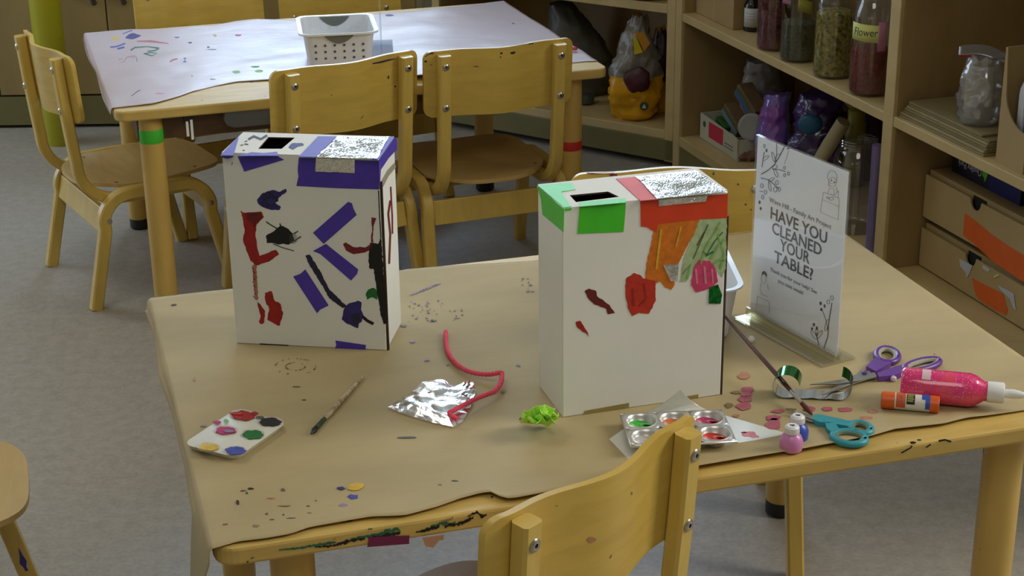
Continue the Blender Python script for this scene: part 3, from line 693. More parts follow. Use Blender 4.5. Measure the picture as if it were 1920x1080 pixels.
# ------------------------------------------------------------------ painted cardboard viewer boxes
BW, BD, BH = .236, .108, .306
def crumple(corners, n, nu, nv, amp, m, name, parent, seed=0, off=.001, sharp=17.0, solid=.0003):
    """creased foil sheet over a quad (corners in order a b c d)"""
    a, b_, c, d = corners; r = random.Random(seed); mb = MB()
    def fn(u, v):
        p = (a * (1 - u) + b_ * u) * (1 - v) + (d * (1 - u) + c * u) * v
        q = noise.turbulence_vector(p * sharp + Vector((seed, 0, 0)), 3, False)
        e = min(u, 1 - u, v, 1 - v); k = min(1, e * 12)
        h = abs(q.x) * amp + r.uniform(0, .25) * amp
        return p + n * (off + h * (0.25 + .75 * k)) + Vector((q.y, q.z, 0)) * amp * .5 * (1 - k) * (0 if k > .9 else 1)
    mb.grid(fn, nu, nv, m)
    return mb.build(name, parent, world=True, solid=solid)
def viewer_box(label, x, y, r, hole, seam_side=1):
    t = thing('cardboard_box', label, 'box', (x, y, TOP), r)
    th = .0025; mb = MB()
    mb.box(0, BW, 0, th, 0, BH - .001, CARD); mb.box(0, BW, BD - th, BD, 0, BH - .001, CARD)
    mb.box(0, th, th, BD - th, 0, BH - .001, CARD); mb.box(BW - th, BW, th, BD - th, 0, BH - .001, CARD); mb.box(th, BW - th, th, BD - th, 0, th, CARD)
    body = mb.build('body', t, bevel=.0012)
    # lid panel with the viewing hole cut through
    inv = parent_world(t).inverted(); hz = TOP + BH
    h = [inv @ at(px, py, hz) for px, py in hole]      # back-left, back-right, front-right, front-left
    o = [Vector((0, BD, 0)), Vector((BW, BD, 0)), Vector((BW, 0, 0)), Vector((0, 0, 0))]
    mb = MB(); i = mb.mi(CARD)
    for z, flip in ((BH, 0), (BH - th, 1)):
        for k in range(4):
            k2 = (k + 1) % 4; mb.poly([Vector((o[k].x, o[k].y, z)), Vector((o[k2].x, o[k2].y, z)), Vector((h[k2].x, h[k2].y, z)), Vector((h[k].x, h[k].y, z))], CARD)
    for k in range(4):
        k2 = (k + 1) % 4
        mb.poly([Vector((h[k].x, h[k].y, BH)), Vector((h[k2].x, h[k2].y, BH)), Vector((h[k2].x, h[k2].y, BH - th)), Vector((h[k].x, h[k].y, BH - th))], CARDE)
        mb.poly([Vector((o[k].x, o[k].y, BH)), Vector((o[k2].x, o[k2].y, BH)), Vector((o[k2].x, o[k2].y, BH - th)), Vector((o[k].x, o[k].y, BH - th))], CARD)
    bmesh.ops.remove_doubles(mb.bm, verts=mb.bm.verts, dist=1e-5)
    mb.build('lid_panel', t)
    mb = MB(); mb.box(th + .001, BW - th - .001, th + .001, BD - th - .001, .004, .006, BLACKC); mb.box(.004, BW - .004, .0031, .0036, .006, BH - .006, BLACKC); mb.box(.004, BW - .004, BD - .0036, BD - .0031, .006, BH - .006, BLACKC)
    mb.box(.0031, .0036, .004, BD - .004, .006, BH - .006, BLACKC); mb.box(BW - .0036, BW - .0031, .004, BD - .004, .006, BH - .006, BLACKC); mb.build('inner_shade', t)  # black sheets paint the unlit inside of the white box
    mb = MB(); mb.box(BW - .0005, BW + .0035, .001, .0045, 0, BH - .038, CARDE); mb.build('flap_edge', t)
    W = parent_world(t); X = W.to_3x3() @ Vector((1, 0, 0)); Y = W.to_3x3() @ Vector((0, 1, 0)); P = W.translation
    return t, P, X, Y
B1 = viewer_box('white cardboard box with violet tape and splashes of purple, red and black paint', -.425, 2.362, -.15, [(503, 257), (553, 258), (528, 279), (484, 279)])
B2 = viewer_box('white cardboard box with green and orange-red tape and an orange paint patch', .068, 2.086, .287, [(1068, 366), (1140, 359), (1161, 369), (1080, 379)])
def facesof(b):
    t, P, X, Y = b
    return dict(front=(P, -Y), right=(P + X * BW, X), left=(P, -X), top=(P + UPZ * BH, UPZ))
F1, F2 = facesof(B1), facesof(B2)
zb1 = Zf(2.4, 380, 230); zb4 = Zf(7.2, 300, 180); zb2 = Zf(2.159, 980, 300)
t1 = B1[0]
def tape(t, Fx, px, f, m, off=.0008, name='tape_strip'): return mark(t, px, Fx[f][0], Fx[f][1], m, off, .0006, 0, name)
def jag(px, amp=.9):
    r = random.Random(int(px[0][0] * 7 + px[0][1])); o = []
    for k in range(len(px)):
        a, b = px[k], px[(k + 1) % len(px)]; n = max(1, int(math.hypot(b[0] - a[0], b[1] - a[1]) / 3.5))
        for j in range(n): o.append((a[0] + (b[0] - a[0]) * j / n + r.uniform(-amp, amp) * (j > 0), a[1] + (b[1] - a[1]) * j / n + r.uniform(-amp, amp) * (j > 0)))
    return o
def pmk(t, Fx, px, f, m, off=.0005, sm=1): return mark(t, jag(px) if sm else px, Fx[f][0], Fx[f][1], m, off, .0004, sm, 'paint_mark')
tape(t1, F1, zb4([(1050, 815), (1150, 812), (1590, 812), (1675, 860), (1140, 1020)]), 'front', PURPLE)
tape(t1, F1, zb4([(1050, 815), (1100, 795), (1240, 765), (1400, 775), (1580, 758), (1600, 812)]), 'top', PURPLE)
tape(t1, F1, zb1([(497, 495), (655, 356), (672, 362), (678, 385), (693, 415), (545, 545)]), 'front', PURPLE)
tape(t1, F1, zb1([(497, 577), (555, 545), (700, 660), (695, 680), (668, 710), (530, 590)]), 'front', PURPLE)
tape(t1, F1, zb1([(408, 692), (440, 680), (462, 660), (567, 822), (530, 840), (515, 857)]), 'front', PURPLE)
tape(t1, F1, zb1([(598, 980), (735, 1000), (732, 1031), (592, 1020), (602, 1000)]), 'front', PURPLE)
tape(t1, F1, zb4([(1065, 540), (1050, 600), (990, 808), (815, 808), (1050, 560)]), 'top', PURPLE)
tape(t1, F1, zb4([(812, 808), (990, 812), (985, 825), (915, 845), (850, 832)]), 'front', PURPLE)
tape(t1, F1, zb1([(520, 63), (606, 64), (509, 157), (432, 155)]), 'top', PURPLE)
tape(t1, F1, zb1([(433, 157), (509, 160), (509, 215), (683, 225), (683, 168), (790, 172), (795, 300), (600, 294), (422, 284), (432, 240), (428, 215)]), 'front', PURPLE)
tape(t1, F1, zb1([(838, 66), (862, 63), (793, 170), (760, 169), (775, 155)]), 'top', PURPLE)
tape(t1, F1, zb1([(790, 173), (862, 65), (873, 80), (872, 120), (835, 160), (800, 212), (795, 298)]), 'right', PURPLE)
tape(t1, F1, zb1([(862, 180), (868, 200), (835, 240), (812, 285), (800, 300), (803, 262), (830, 215)]), 'right', mat('grey_smudge', (150, 144, 126), .7), name='smudged_tape')
p = F1['top'][0]
c4 = [onpl(x, y, F1['top'][0], UPZ) for x, y in zb1([(510, 160), (785, 166), (838, 68), (607, 66)])]
ft = crumple(c4, UPZ, 60, 36, .0048, FOIL, 'foil_window', t1, 3)
c4 = [onpl(x, y, *F1['front']) for x, y in zb1([(509, 218), (684, 225), (684, 163), (510, 158)])]
crumple(c4, F1['front'][1], 40, 16, .0030, FOIL, 'foil_fold', t1, 5, off=.0014)
for px, f, m in [([(245, 345), (265, 320), (320, 302), (345, 312), (375, 296), (379, 310), (345, 335), (325, 360), (353, 380), (345, 394), (310, 393), (270, 380), (250, 365)], 'front', P_PUR),
                 ([(172, 393), (180, 405), (205, 403), (265, 400), (276, 425), (245, 455), (238, 500), (245, 560), (255, 600), (330, 571), (344, 590), (300, 625), (240, 643), (215, 620), (195, 570), (182, 530), (190, 480)], 'front', P_RED),
                 ([(222, 640), (242, 640), (250, 795), (238, 800), (232, 740)], 'front', P_FADE),
                 ([(245, 800), (262, 820), (282, 850), (278, 900), (262, 907), (252, 895), (262, 870), (250, 830)], 'front', P_RED),
                 ([(280, 765), (310, 757), (320, 795), (345, 820), (363, 860), (345, 915), (325, 905), (290, 885), (300, 840), (282, 800)], 'front', P_RED),
                 ([(285, 508), (320, 490), (350, 462), (380, 475), (405, 500), (412, 530), (390, 548), (330, 540), (290, 542)], 'front', P_BLK),
                 ([(462, 598), (482, 593), (530, 670), (570, 750), (648, 825), (630, 834), (570, 790), (530, 720), (475, 630)], 'front', P_NAVY),
                 ([(640, 830), (660, 812), (700, 800), (716, 808), (712, 840), (722, 862), (705, 880), (700, 925), (680, 918), (650, 905), (626, 885), (632, 855)], 'front', P_PUR),
                 ([(631, 545), (645, 538), (680, 560), (735, 560), (765, 538), (790, 545), (760, 572), (720, 585), (680, 592), (645, 575)], 'front', P_CRIM),
                 ([(758, 426), (782, 430), (770, 460), (766, 540), (757, 535), (763, 470)], 'front', P_CRIM),
                 ([(755, 538), (790, 545), (803, 515), (808, 560), (813, 680), (822, 760), (829, 900), (817, 908), (800, 860), (788, 780), (775, 700), (770, 657), (750, 655), (746, 600)], 'front', P_BLK),
                 ([(733, 772), (745, 750), (770, 743), (786, 755), (786, 797), (765, 785), (740, 797)], 'front', P_GRN)]:
    pmk(t1, F1, zb1(px), f, m)
pmk(t1, F1, zb1([(195, 410), (262, 408), (262, 425), (240, 450), (232, 480), (222, 440), (205, 430)]), 'front', P_DRED, .0009)
for pts, w_, m, f in [([(285, 445), (315, 465), (345, 480)], 4, P_BLK, 'front'), ([(348, 453), (355, 480)], 5, P_BLK, 'front'), ([(318, 545), (360, 562), (412, 577)], 3, P_BLK, 'front'), ([(398, 505), (430, 488)], 4, P_BLK, 'front'), ([(398, 540), (443, 512)], 6, P_GREY, 'front'),
                      ([(715, 868), (740, 890), (769, 905)], 13, P_BLK, 'front'), ([(131, 190), (135, 178)], 3, P_GREY, 'front'),
                      ([(845, 288), (848, 350), (852, 420), (853, 500)], 6, P_CRIM, 'right'), ([(843, 350), (834, 410), (843, 500), (838, 635)], 8, P_DRED, 'right'),
                      ([(792, 305), (797, 420), (803, 520)], 5, P_BLK, 'front'), ([(206, 76), (230, 62), (262, 75), (290, 58)], 9, P_NAVY, 'top'), ([(170, 103), (183, 100)], 4, P_GREY, 'top'), ([(188, 97), (205, 99)], 4, P_NAVY, 'top'), ([(190, 86), (200, 83)], 4, P_NAVY, 'top'), ([(180, 125), (190, 126)], 3, P_GREY, 'top')]:
    pmk(t1, F1, stroke(zb1(pts), w_ / 2.4), f, m, .0007, 0)
for cx, cy, rx, ry, m, sd_k, o in [(676, 862, 44, 46, P_PUR, 3, .0009), (690, 880, 22, 26, P_NAVY, 5, .0012), (350, 512, 58, 34, P_BLK, 7, .0009), (330, 845, 26, 40, P_RED, 2, .0009), (300, 345, 34, 32, P_NAVY, 4, .0009), (310, 352, 20, 14, P_PUR, 8, .0012), (232, 425, 34, 20, P_DRED, 6, .0011), (770, 590, 20, 44, P_BLK, 9, .0010), (805, 760, 14, 60, P_BLK, 11, .0010)]:
    x_, y_ = zb1([(cx, cy)])[0]; pmk(t1, F1, blob(x_, y_, rx / 2.4, ry / 2.4, .22, 26, seed=sd_k), 'front', m, o)
for k in range(9): pmk(t1, F1, stroke(zb1([(222 + 3 * (k % 4) + k * .8, 650 + 16 * k), (234 + 2 * (k % 3), 662 + 16 * k)]), 1.6), 'front', P_DRED if k % 2 else P_ROSE, .0010, 0)
for k in range(7): pmk(t1, F1, stroke(zb1([(392, 505 + 6 * k), (418 + 4 * (k % 3), 498 + 7 * k)]), .7), 'front', P_GREY, .0010, 0)
pmk(t1, F1, zb1([(385, 112), (400, 95), (448, 92), (457, 102), (430, 108), (405, 122)]), 'top', P_PUR)
mark(t1, zb1([(257, 993), (386, 1000), (386, 1006), (257, 1000)]), *F1['front'], BLACKC, .0004, .0003, 0, 'bottom_slot')
t_ = B2[0]
z5b = Zf(4.8, 1040, 300)
tape(t_, F2, zb2([(60, 104), (196, 93), (214, 121), (155, 131), (197, 190), (168, 195)]), 'top', GREENT)
tape(t_, F2, zb2([(60, 106), (169, 197), (166, 291), (82, 220), (76, 160)]), 'left', GREENT)
tape(t_, F2, zb2([(170, 197), (198, 194), (197, 202), (172, 206)]), 'front', GREENT)
tape(t_, F2, zb2([(232, 172), (417, 156), (417, 174), (230, 191)]), 'top', GREENT)
tape(t_, F2, zb2([(230, 191), (417, 174), (414, 220), (408, 290), (222, 298)]), 'front', GREENT)
tape(t_, F2, zb2([(378, 77), (456, 70), (548, 160), (477, 167)]), 'top', ORANGET)
tape(t_, F2, zb2([(476, 168), (700, 148), (830, 136), (827, 234), (715, 240), (548, 258), (540, 291), (520, 283), (505, 272), (478, 268)]), 'front', ORANGET)
c4 = [onpl(x, y, F2['top'][0], UPZ) for x, y in zb2([(548, 160), (830, 134), (703, 47), (455, 70)])]
crumple(c4, UPZ, 70, 44, .0042, FOIL, 'foil_window', t_, 11, off=.0012)
c4 = [onpl(x, y, *F2['front']) for x, y in zb2([(550, 186), (738, 166), (745, 142), (549, 161)])]
crumple(c4, F2['front'][1], 44, 10, .0018, FOIL, 'foil_fold', t_, 9, off=.0014)
for px, m, o in [([(545, 258), (715, 238), (700, 285), (655, 370), (612, 460), (616, 500), (600, 527), (575, 515), (555, 490), (540, 500), (495, 480), (500, 420), (520, 340), (528, 290)], P_ORG, .0005),
                 ([(716, 240), (826, 235), (822, 440), (805, 475), (770, 425), (700, 430), (665, 490), (635, 497), (650, 400), (690, 300)], P_PGRN, .0004),
                 ([(418, 480), (450, 456), (470, 463), (490, 480), (537, 488), (538, 570), (510, 622), (470, 618), (442, 632), (425, 600), (415, 540)], P_RORG, .0006),
                 ([(690, 440), (710, 405), (760, 408), (780, 440), (790, 490), (760, 520), (700, 535), (680, 505)], P_PINK, .0008),
                 ([(250, 530), (270, 520), (298, 530), (300, 550), (350, 585), (374, 620), (345, 624), (335, 600), (290, 585), (265, 560)], P_DRED, .0005),
                 ([(213, 655), (232, 650), (255, 685), (270, 715), (235, 687), (218, 674)], P_RED, .0005)]:
    pmk(t_, F2, zb2(px), 'front', m, o)
for pts, w_, m in [([(720, 420), (740, 350), (780, 290), (800, 250)], 7, P_LGRN), ([(760, 400), (790, 350), (815, 320)], 9, P_LGRN), ([(800, 440), (815, 380), (790, 300)], 8, P_LGRN), ([(690, 400), (720, 330), (750, 260)], 3, P_GRN), ([(740, 390), (775, 330), (810, 290)], 3, P_GRN), ([(650, 460), (680, 420), (665, 480)], 8, P_LGRN), ([(705, 345), (735, 290)], 3, P_DRED), ([(770, 420), (800, 400), (818, 410)], 10, P_LGRN), ([(730, 370), (745, 385), (770, 370)], 6, P_GRN),
                 ([(700, 440), (705, 500)], 8, P_LPINK), ([(735, 430), (740, 500)], 9, P_LPINK), ([(765, 440), (770, 500)], 6, P_LPINK), ([(445, 520), (450, 590)], 8, P_RED), ([(490, 500), (500, 560), (470, 590)], 7, P_RED), ([(560, 280), (550, 360), (540, 440)], 8, P_YEL), ([(640, 270), (620, 350)], 6, P_YEL)]:
    pmk(t_, F2, stroke(zb2(pts), w_ / 2.159), 'front', m, .0011, 0)
mark(t_, zb2([(754, 515), (790, 503), (806, 545), (800, 581), (752, 580)]), *F2['front'], foilmat('green_foil', .25, .8, 90) if False else mat('green_sparkle', (16, 110, 40), .25, metal=.6, var=.8, vscale=160), .0012, .0006, 0, 'green_patch')
c4 = [onpl(x, y, *F2['front']) for x, y in zb2([(598, 490), (626, 488), (630, 418), (568, 424)])]
crumple(c4, F2['front'][1], 10, 10, .001, FOIL, 'foil_scrap', t_, 4, off=.0015)
tape(t_, F2, zb2([(250, 1015), (430, 983), (430, 1004), (244, 1036)]), 'front', TANT)
tape(t_, F2, zb2([(645, 960), (711, 948), (709, 968), (650, 978)]), 'front', TANT)

# ------------------------------------------------------------------ sign in acrylic stand
sp0 = at(1407, 579, TOP + .012); sd = Vector((.477, -.879, 0)).normalized(); sn = sd.cross(UPZ)
SW, SH = .2135, .286
sg = thing('table_sign', 'upright acrylic sign asking HAVE YOU CLEANED YOUR TABLE?, on the near table', 'sign', (sp0.x, sp0.y, TOP))
sx = frame(Vector((sp0.x, sp0.y, TOP)), sd, UPZ, sn)      # local x along, y up, z towards viewer
mb = MB(); mb.box(0, SW, .010, .010 + SH, -.0004, 0, SIGNP, sx); ins = mb.build('printed_sheet', sg, world=True)
mb = MB(); mb.box(-.002, SW + .002, .006, .012 + SH, .0006, .0026, ACRYL, sx); mb.build('front_pane', sg, world=True)
mb = MB(); mb.box(-.002, SW + .002, .006, .012 + SH, -.0030, -.0010, ACRYL, sx); mb.build('rear_pane', sg, world=True)
mb = MB(); mb.box(-.003, SW + .003, .0, .0035, -.035, .030, ACRYLB, sx); mb.build('base_plate', sg, world=True, bevel=.001)
mb = MB(); mb.box(-.003, SW + .003, .0035, .016, .0035, .0075, ACRYLB, sx); mb.box(-.003, SW + .003, .0035, .016, -.0080, -.0038, ACRYLB, sx); mb.build('base_grip', sg, world=True, bevel=.001)
spl = (sp0 + sn * .0001, sn)
def smark(px, m, w=None, off=.0004): mark(ins, px if w is None else stroke(px, w), sp0, sn, m, off, .0002, 0, 'ink_mark')
def ring(cx, cy, rx, ry, rot=0, n=14): return [(cx + rx * math.cos(a) * math.cos(rot) - ry * math.sin(a) * math.sin(rot), cy + rx * math.cos(a) * math.sin(rot) + ry * math.sin(a) * math.cos(rot)) for a in [2 * PI * k / n for k in range(n + 1)]]
zs = Zf(4.908, 1380, 230)
for pts, w_ in [([(232, 475), (300, 435), (355, 385), (400, 310), (450, 215)], 1.6), ([(375, 185), (375, 300), (360, 380)], .9), ([(240, 410), (250, 330), (262, 270)], 1.1), ([(340, 425), (400, 432), (455, 450)], 1.2), ([(230, 508), (300, 525), (360, 575), (395, 610)], 1.3), ([(487, 255), (447, 380)], .4), ([(218, 630), (250, 634)], 1)]:
    smark(zs(pts), INK, w_)
for c in [(345, 315, 11, 48, -.25), (382, 318, 14, 36, .6), (358, 410, 16, 26, .9), (368, 465, 13, 40, -.4), (275, 325, 13, 32, .9), (325, 525, 12, 32, 1.0), (312, 590, 11, 42, -.2), (447, 415, 9, 14, 0), (448, 483, 10, 15, 0), (483, 468, 9, 17, 0), (378, 550, 13, 19, 0), (362, 615, 16, 24, 0), (398, 613, 11, 20, 0), (238, 580, 14, 20, 0), (272, 640, 12, 19, 0), (248, 685, 11, 18, 0), (262, 215, 7, 16, 0)]:
    smark(zs(ring(*c)), INK, .75)
for c in [(218, 732, 9, 17), (228, 790, 9, 15), (282, 255, 8, 17), (480, 238, 13, 6)]: smark(zs(ring(*c)[:-1]), INK)
zq = Zf(2.2979, 1340, 230)
for pts, w_ in [([(470, 975), (488, 920), (492, 860), (506, 775)], 1.4), ([(450, 965), (442, 925), (440, 905)], 1.2), ([(490, 900), (480, 850), (462, 800)], .8)]: smark(zq(pts), INK, w_)
for c in [(484, 872, 7, 26, .25), (428, 915, 7, 22, -.6), (453, 912, 6, 20, .6), (440, 900, 5, 16, 0), (506, 755, 6, 10, 0), (490, 772, 6, 9, 0)]: smark(zq(ring(*c)), INK, .75)
for c in [(457, 778, 5, 8), (474, 790, 4, 8), (460, 805, 5, 7), (428, 870, 5, 8), (441, 885, 4, 8), (420, 888, 4, 7)]: smark(zq(ring(*c)[:-1]), INK)
# line drawings of a child at a desk
for pts in [ring(887, 500, 44, 62, -.1), ring(890, 545, 36, 44, .1), [(860, 600), (845, 660)], [(925, 590), (935, 640), (900, 670)], [(845, 560), (862, 590)], [(870, 600), (905, 615), (905, 665), (870, 655)], [(805, 638), (778, 822), (940, 895), (952, 700)], [(795, 706), (950, 772)], [(805, 638), (950, 695)], [(925, 640), (945, 625), (940, 690)]]:
    smark(zs(pts), INKL, .45)
for c in [(880, 530, 5, 8), (906, 548, 5, 8)]: smark(zs(ring(*c)[:-1]), INK)
for c in [(845, 690, 10, 8), (878, 700, 20, 14)]: smark(zs(ring(*c)), INKL, .8)
for pts in [ring(212, 672, 11, 20), [(200, 690), (196, 718), (206, 735)], [(228, 695), (232, 720)], [(185, 745), (180, 800)], [(185, 748), (236, 772), (236, 820)], [(196, 735), (230, 750)]]: smark(zq(pts), INKL, .45)
smark(zq([(203, 660), (205, 643), (214, 638), (225, 650), (226, 665), (216, 652), (208, 655)]), INK)
def stext(body, px, py, width, size, m, bold=0):
    c = onpl(px, py, sp0, sn) + sn * .0004
    o = wtext(body, size, m, 'lettering', ins, frame(c, sd, UPZ, sn), bold=bold)
    inv = (frame(c, sd, UPZ, sn)).inverted() @ parent_world(ins); xs = [(inv @ v.co).x for v in o.data.vertices]; k = width / (max(xs) - min(xs))
    o.data.transform(inv.inverted() @ Matrix.Diagonal((k, 1, 1, 1)) @ inv)
z7 = Zf(3.6923, 1400, 280)
for body, px, py, wd, sz_, m, bo in [('Wave Hill - Family Art Project', 367, 440, .148, .0105, INKL, 0), ('HAVE YOU', 357, 528, .135, .0262, INK, .0003), ('CLEANED', 345, 622, .119, .0262, INK, .0003), ('YOUR', 333, 710, .072, .0262, INK, .0003), ('TABLE?', 325, 808, .094, .0262, INK, .0003), ('Thank you for your help! See', 322, 908, .114, .0085, INKL, 0), ('you next week!', 305, 952, .062, .0085, INKL, 0)]:
    x_, y_ = z7([(px, py)])[0]; stext(body, x_, y_, wd, sz_, m, bo)

# ------------------------------------------------------------------ things on the near table
def rrect_ring(w, d, r, z, n=6): return [Vector((p.x, p.y, z)) for p in rounded_rect(-w / 2, w / 2, -d / 2, d / 2, r, n)]
def loft(mb, rings, m, cap0=True, cap1=False, X=None):
    i = mb.mi(m); V = [[mb.bm.verts.new(X @ p if X is not None else p) for p in rg] for rg in rings]; n = len(V[0])
    for k in range(len(V) - 1):
        for j in range(n):
            f = mb.bm.faces.new((V[k][j], V[k][(j + 1) % n], V[k + 1][(j + 1) % n], V[k + 1][j])); f.material_index = i
    if cap0: f = mb.bm.faces.new(V[0][::-1]); f.material_index = i
    if cap1: f = mb.bm.faces.new(V[-1]); f.material_index = i
def mid(a, b_, k=.5): return a * (1 - k) + b_ * k
# white tub behind the green-taped box
a = at(1401, 548, TOP + .088); b_ = at(1360, 462, TOP + .088); yd = (b_ - a); yd.z = 0; yd.normalize(); xd = Vector((yd.y, -yd.x, 0))
TW, TD_ = .165, .245
c = a - xd * (TW / 2) + yd * (TD_ / 2); tx = frame(Vector((c.x, c.y, TOP)), xd, yd, UPZ)
mb = MB(); w_ = TW - .012; d_ = TD_ - .012
loft(mb, [rrect_ring(w_ - .034, d_ - .034, .025, .0), rrect_ring(w_ - .026, d_ - .026, .028, .004), rrect_ring(w_ - .006, d_ - .006, .03, .080), rrect_ring(w_, d_, .032, .086), rrect_ring(TW, TD_, .036, .088), rrect_ring(TW, TD_, .036, .091), rrect_ring(w_ - .004, d_ - .004, .03, .0905), rrect_ring(w_ - .010, d_ - .010, .028, .080), rrect_ring(w_ - .032, d_ - .032, .024, .006)], WHITEP, True, True, tx)
o = mb.build('plastic_tub', smooth=True, angle=30); tag(o, 'white rimmed plastic tub standing between the green-taped box and the sign', 'tub')
# paint brush leaning from the tub
BRH = mat('brush_handle_red', (70, 26, 22), .3, coat=.4)
def brush(name, label, p_tip, p_end, rh, mh, mf, mt, tipl=.028, ferl=.03, paintm=None):
    t = thing(name, label, 'paintbrush', p_tip); d = (p_end - p_tip); L = d.length; d = d / L; q = lambda s: p_tip + d * s
    mb = MB(); mb.sweep([q(tipl + ferl), q(tipl + ferl + .02), q(L * .45), q(L * .8), q(L - .003), q(L)], [rh * .9, rh * 1.25, rh * 1.1, rh * .8, rh * .6, rh * .3], mh, 12); mb.build('handle', t, smooth=True, world=True)
    mb = MB(); mb.sweep([q(tipl), q(tipl + .01), q(tipl + ferl)], [rh * 1.05, rh * 1.05, rh * .95], mf, 12); mb.build('ferrule', t, smooth=True, world=True)
    mb = MB(); mb.sweep([q(0), q(.006), q(tipl * .6), q(tipl)], [rh * .3, rh * .9, rh * 1.2, rh], mt, 10); mb.build('bristles', t, smooth=True, world=True)
    return t
tip = at(1523, 778, TOP + .006); end = at(1358, 592, TOP + .060); end = end + (end - tip).normalized() * .012
brush('paintbrush', 'dark red-handled paintbrush leaning on the white tub, silver ferrule', tip, end, .0031, BRH, METAL, mat('bristle_brown', (96, 50, 40), .7))
tip = at(583, 813, TOP + .004); end = at(682, 705, TOP + .004)
bt = brush('paintbrush', 'paint-splattered pale brush lying in front of the violet-taped box', tip, end, .0034, mat('splattered_handle', (176, 158, 128), .5, var=.55, vscale=120), mat('painted_ferrule', (40, 62, 40), .4, var=.6, vscale=150), mat('black_bristle', (20, 20, 20), .35), .018, .030)
# foam ball and bead
p = at(1409, 636, TOP + .005); mb = MB(); bmesh.ops.create_icosphere(mb.bm, subdivisions=3, radius=.0055, matrix=Matrix.Translation(p)); mb.mi(mat('foam_white', (226, 222, 214), .9, bump=.3, bscale=300)); tag(mb.build('foam_ball', smooth=True), 'tiny white foam ball beside the base of the sign', 'ball')
p = at(1675, 710, TOP + .004); mb = MB(); bmesh.ops.create_icosphere(mb.bm, subdivisions=1, radius=.0052, matrix=Matrix.Translation(p)); mb.mi(mat('lilac_bead', (214, 196, 214), .3)); tag(mb.build('bead'), 'small pale lilac bead beside the purple scissors', 'bead')
# glitter glue bottle
def glitter():
    m, nt, b = newmat('pink_glitter'); b.inputs['Roughness'].default_value = .18; b.inputs['Coat Weight'].default_value = .8
    tc = nt.nodes.new('ShaderNodeTexCoord'); v = nt.nodes.new('ShaderNodeTexVoronoi'); v.inputs['Scale'].default_value = 320; nt.links.new(tc.outputs['Object'], v.inputs['Vector'])
    r = nt.nodes.new('ShaderNodeValToRGB'); r.color_ramp.elements[0].position = .12; r.color_ramp.elements[1].position = .3; r.color_ramp.elements[0].color = srgb(255, 176, 160); r.color_ramp.elements[1].color = srgb(222, 44, 124)
    nt.links.new(v.outputs['Distance'], r.inputs['Fac']); n = nt.nodes.new('ShaderNodeTexNoise'); n.inputs['Scale'].default_value = 30; nt.links.new(tc.outputs['Object'], n.inputs['Vector'])
    mx = nt.nodes.new('ShaderNodeMix'); mx.data_type = 'RGBA'; mx.inputs['B'].default_value = srgb(232, 70, 104); cr = nt.nodes.new('ShaderNodeValToRGB'); cr.color_ramp.elements[0].position = .4; cr.color_ramp.elements[1].position = .65
    nt.links.new(n.outputs['Fac'], cr.inputs['Fac']); nt.links.new(cr.outputs['Color'], mx.inputs['Factor']); nt.links.new(r.outputs['Color'], mx.inputs['A']); nt.links.new(mx.outputs['Result'], b.inputs['Base Color'])
    return m
GLIT = glitter(); rb = .0240
a = at(1689, 719, TOP + rb); b_ = at(1868, 736, TOP + rb); d = (b_ - a).normalized(); L = (b_ - a).length
def axis_frame(o, d): y = UPZ.cross(d).normalized(); z = d; x = y.cross(z); return frame(o, x, y, z)
gx = axis_frame(a, d); bl = thing('glue_bottle', 'bottle of pink glitter glue with a white nozzle, lying on its side', 'glue bottle', (a.x, a.y, TOP))
k = L / .135
mb = MB(); mb.lathe([(.006, 0), (rb - .004, .0), (rb - .001, .002), (rb, .005), (rb, .098 * k), (rb - .003, .107 * k), (rb - .010, .118 * k), (.0135, .122 * k)], GLIT, 36, gx); bb = mb.build('bottle_body', bl, smooth=True, world=True)
mb = MB(); mb.lathe([(.0145, .1222 * k), (.0148, .128 * k), (.0148, .144 * k), (.0135, .146 * k)], WHITEP, 28, gx); mb.build('cap', bl, smooth=True, world=True)
mb = MB(); mb.lathe([(.0055, .1462 * k), (.0062, .149 * k), (.0068, .158 * k), (.0055, .168 * k), (.003, .176 * k), (.0015, .178 * k)], WHITEP, 20, gx); mb.build('nozzle', bl, smooth=True, world=True)
def sector(mb, gxf, r, a0, a1, z0, z1, m, n=12):
    mb.grid(lambda u, v: gxf @ Vector((r * math.cos(a0 + (a1 - a0) * u), r * math.sin(a0 + (a1 - a0) * u), z0 + (z1 - z0) * v)), n, 1, m)
LABEL = mat('translucent_label', (226, 120, 150), .4)
mb = MB(); sector(mb, gx, rb + .0003, PI * .98, PI * 1.25, .028, .040, mat('barcode_label', (220, 190, 200), .5)); mb.build('label', bb, world=True, solid=.0002)
# glue stick
rg = .0122; a = at(1652, 749, TOP + rg); b_ = at(1761, 759, TOP + rg); d = (b_ - a).normalized(); L = (b_ - a).length; gx = axis_frame(a, d)
gs = thing('glue_stick', 'short orange-capped glue stick with a white and blue label', 'glue stick', (a.x, a.y, TOP))
ORG = mat('orange_plastic', (214, 92, 24), .4)
mb = MB(); mb.lathe([(rg - .002, 0), (rg, .0015), (rg, L * .235)], ORG, 28, gx); mb.build('cap', gs, smooth=True, world=True)
mb = MB(); mb.lathe([(rg - .0006, L * .235), (rg - .0006, L * .84)], mat('label_white', (222, 216, 210), .5), 28, gx); lb = mb.build('barrel', gs, smooth=True, world=True)
mb = MB(); mb.lathe([(rg, L * .84), (rg, L - .001), (rg - .001, L)], ORG, 28, gx); mb.build('base_knob', gs, smooth=True, world=True)
PAN = PI * .87     # label panel centre angle (faces the camera and up)
mb = MB(); sector(mb, gx, rg - .0003, PI * .80, PI * 1.62, L * .26, L * .42, mat('label_orange', (206, 84, 40), .5)); mb.build('label_block', lb, world=True, solid=.0001)
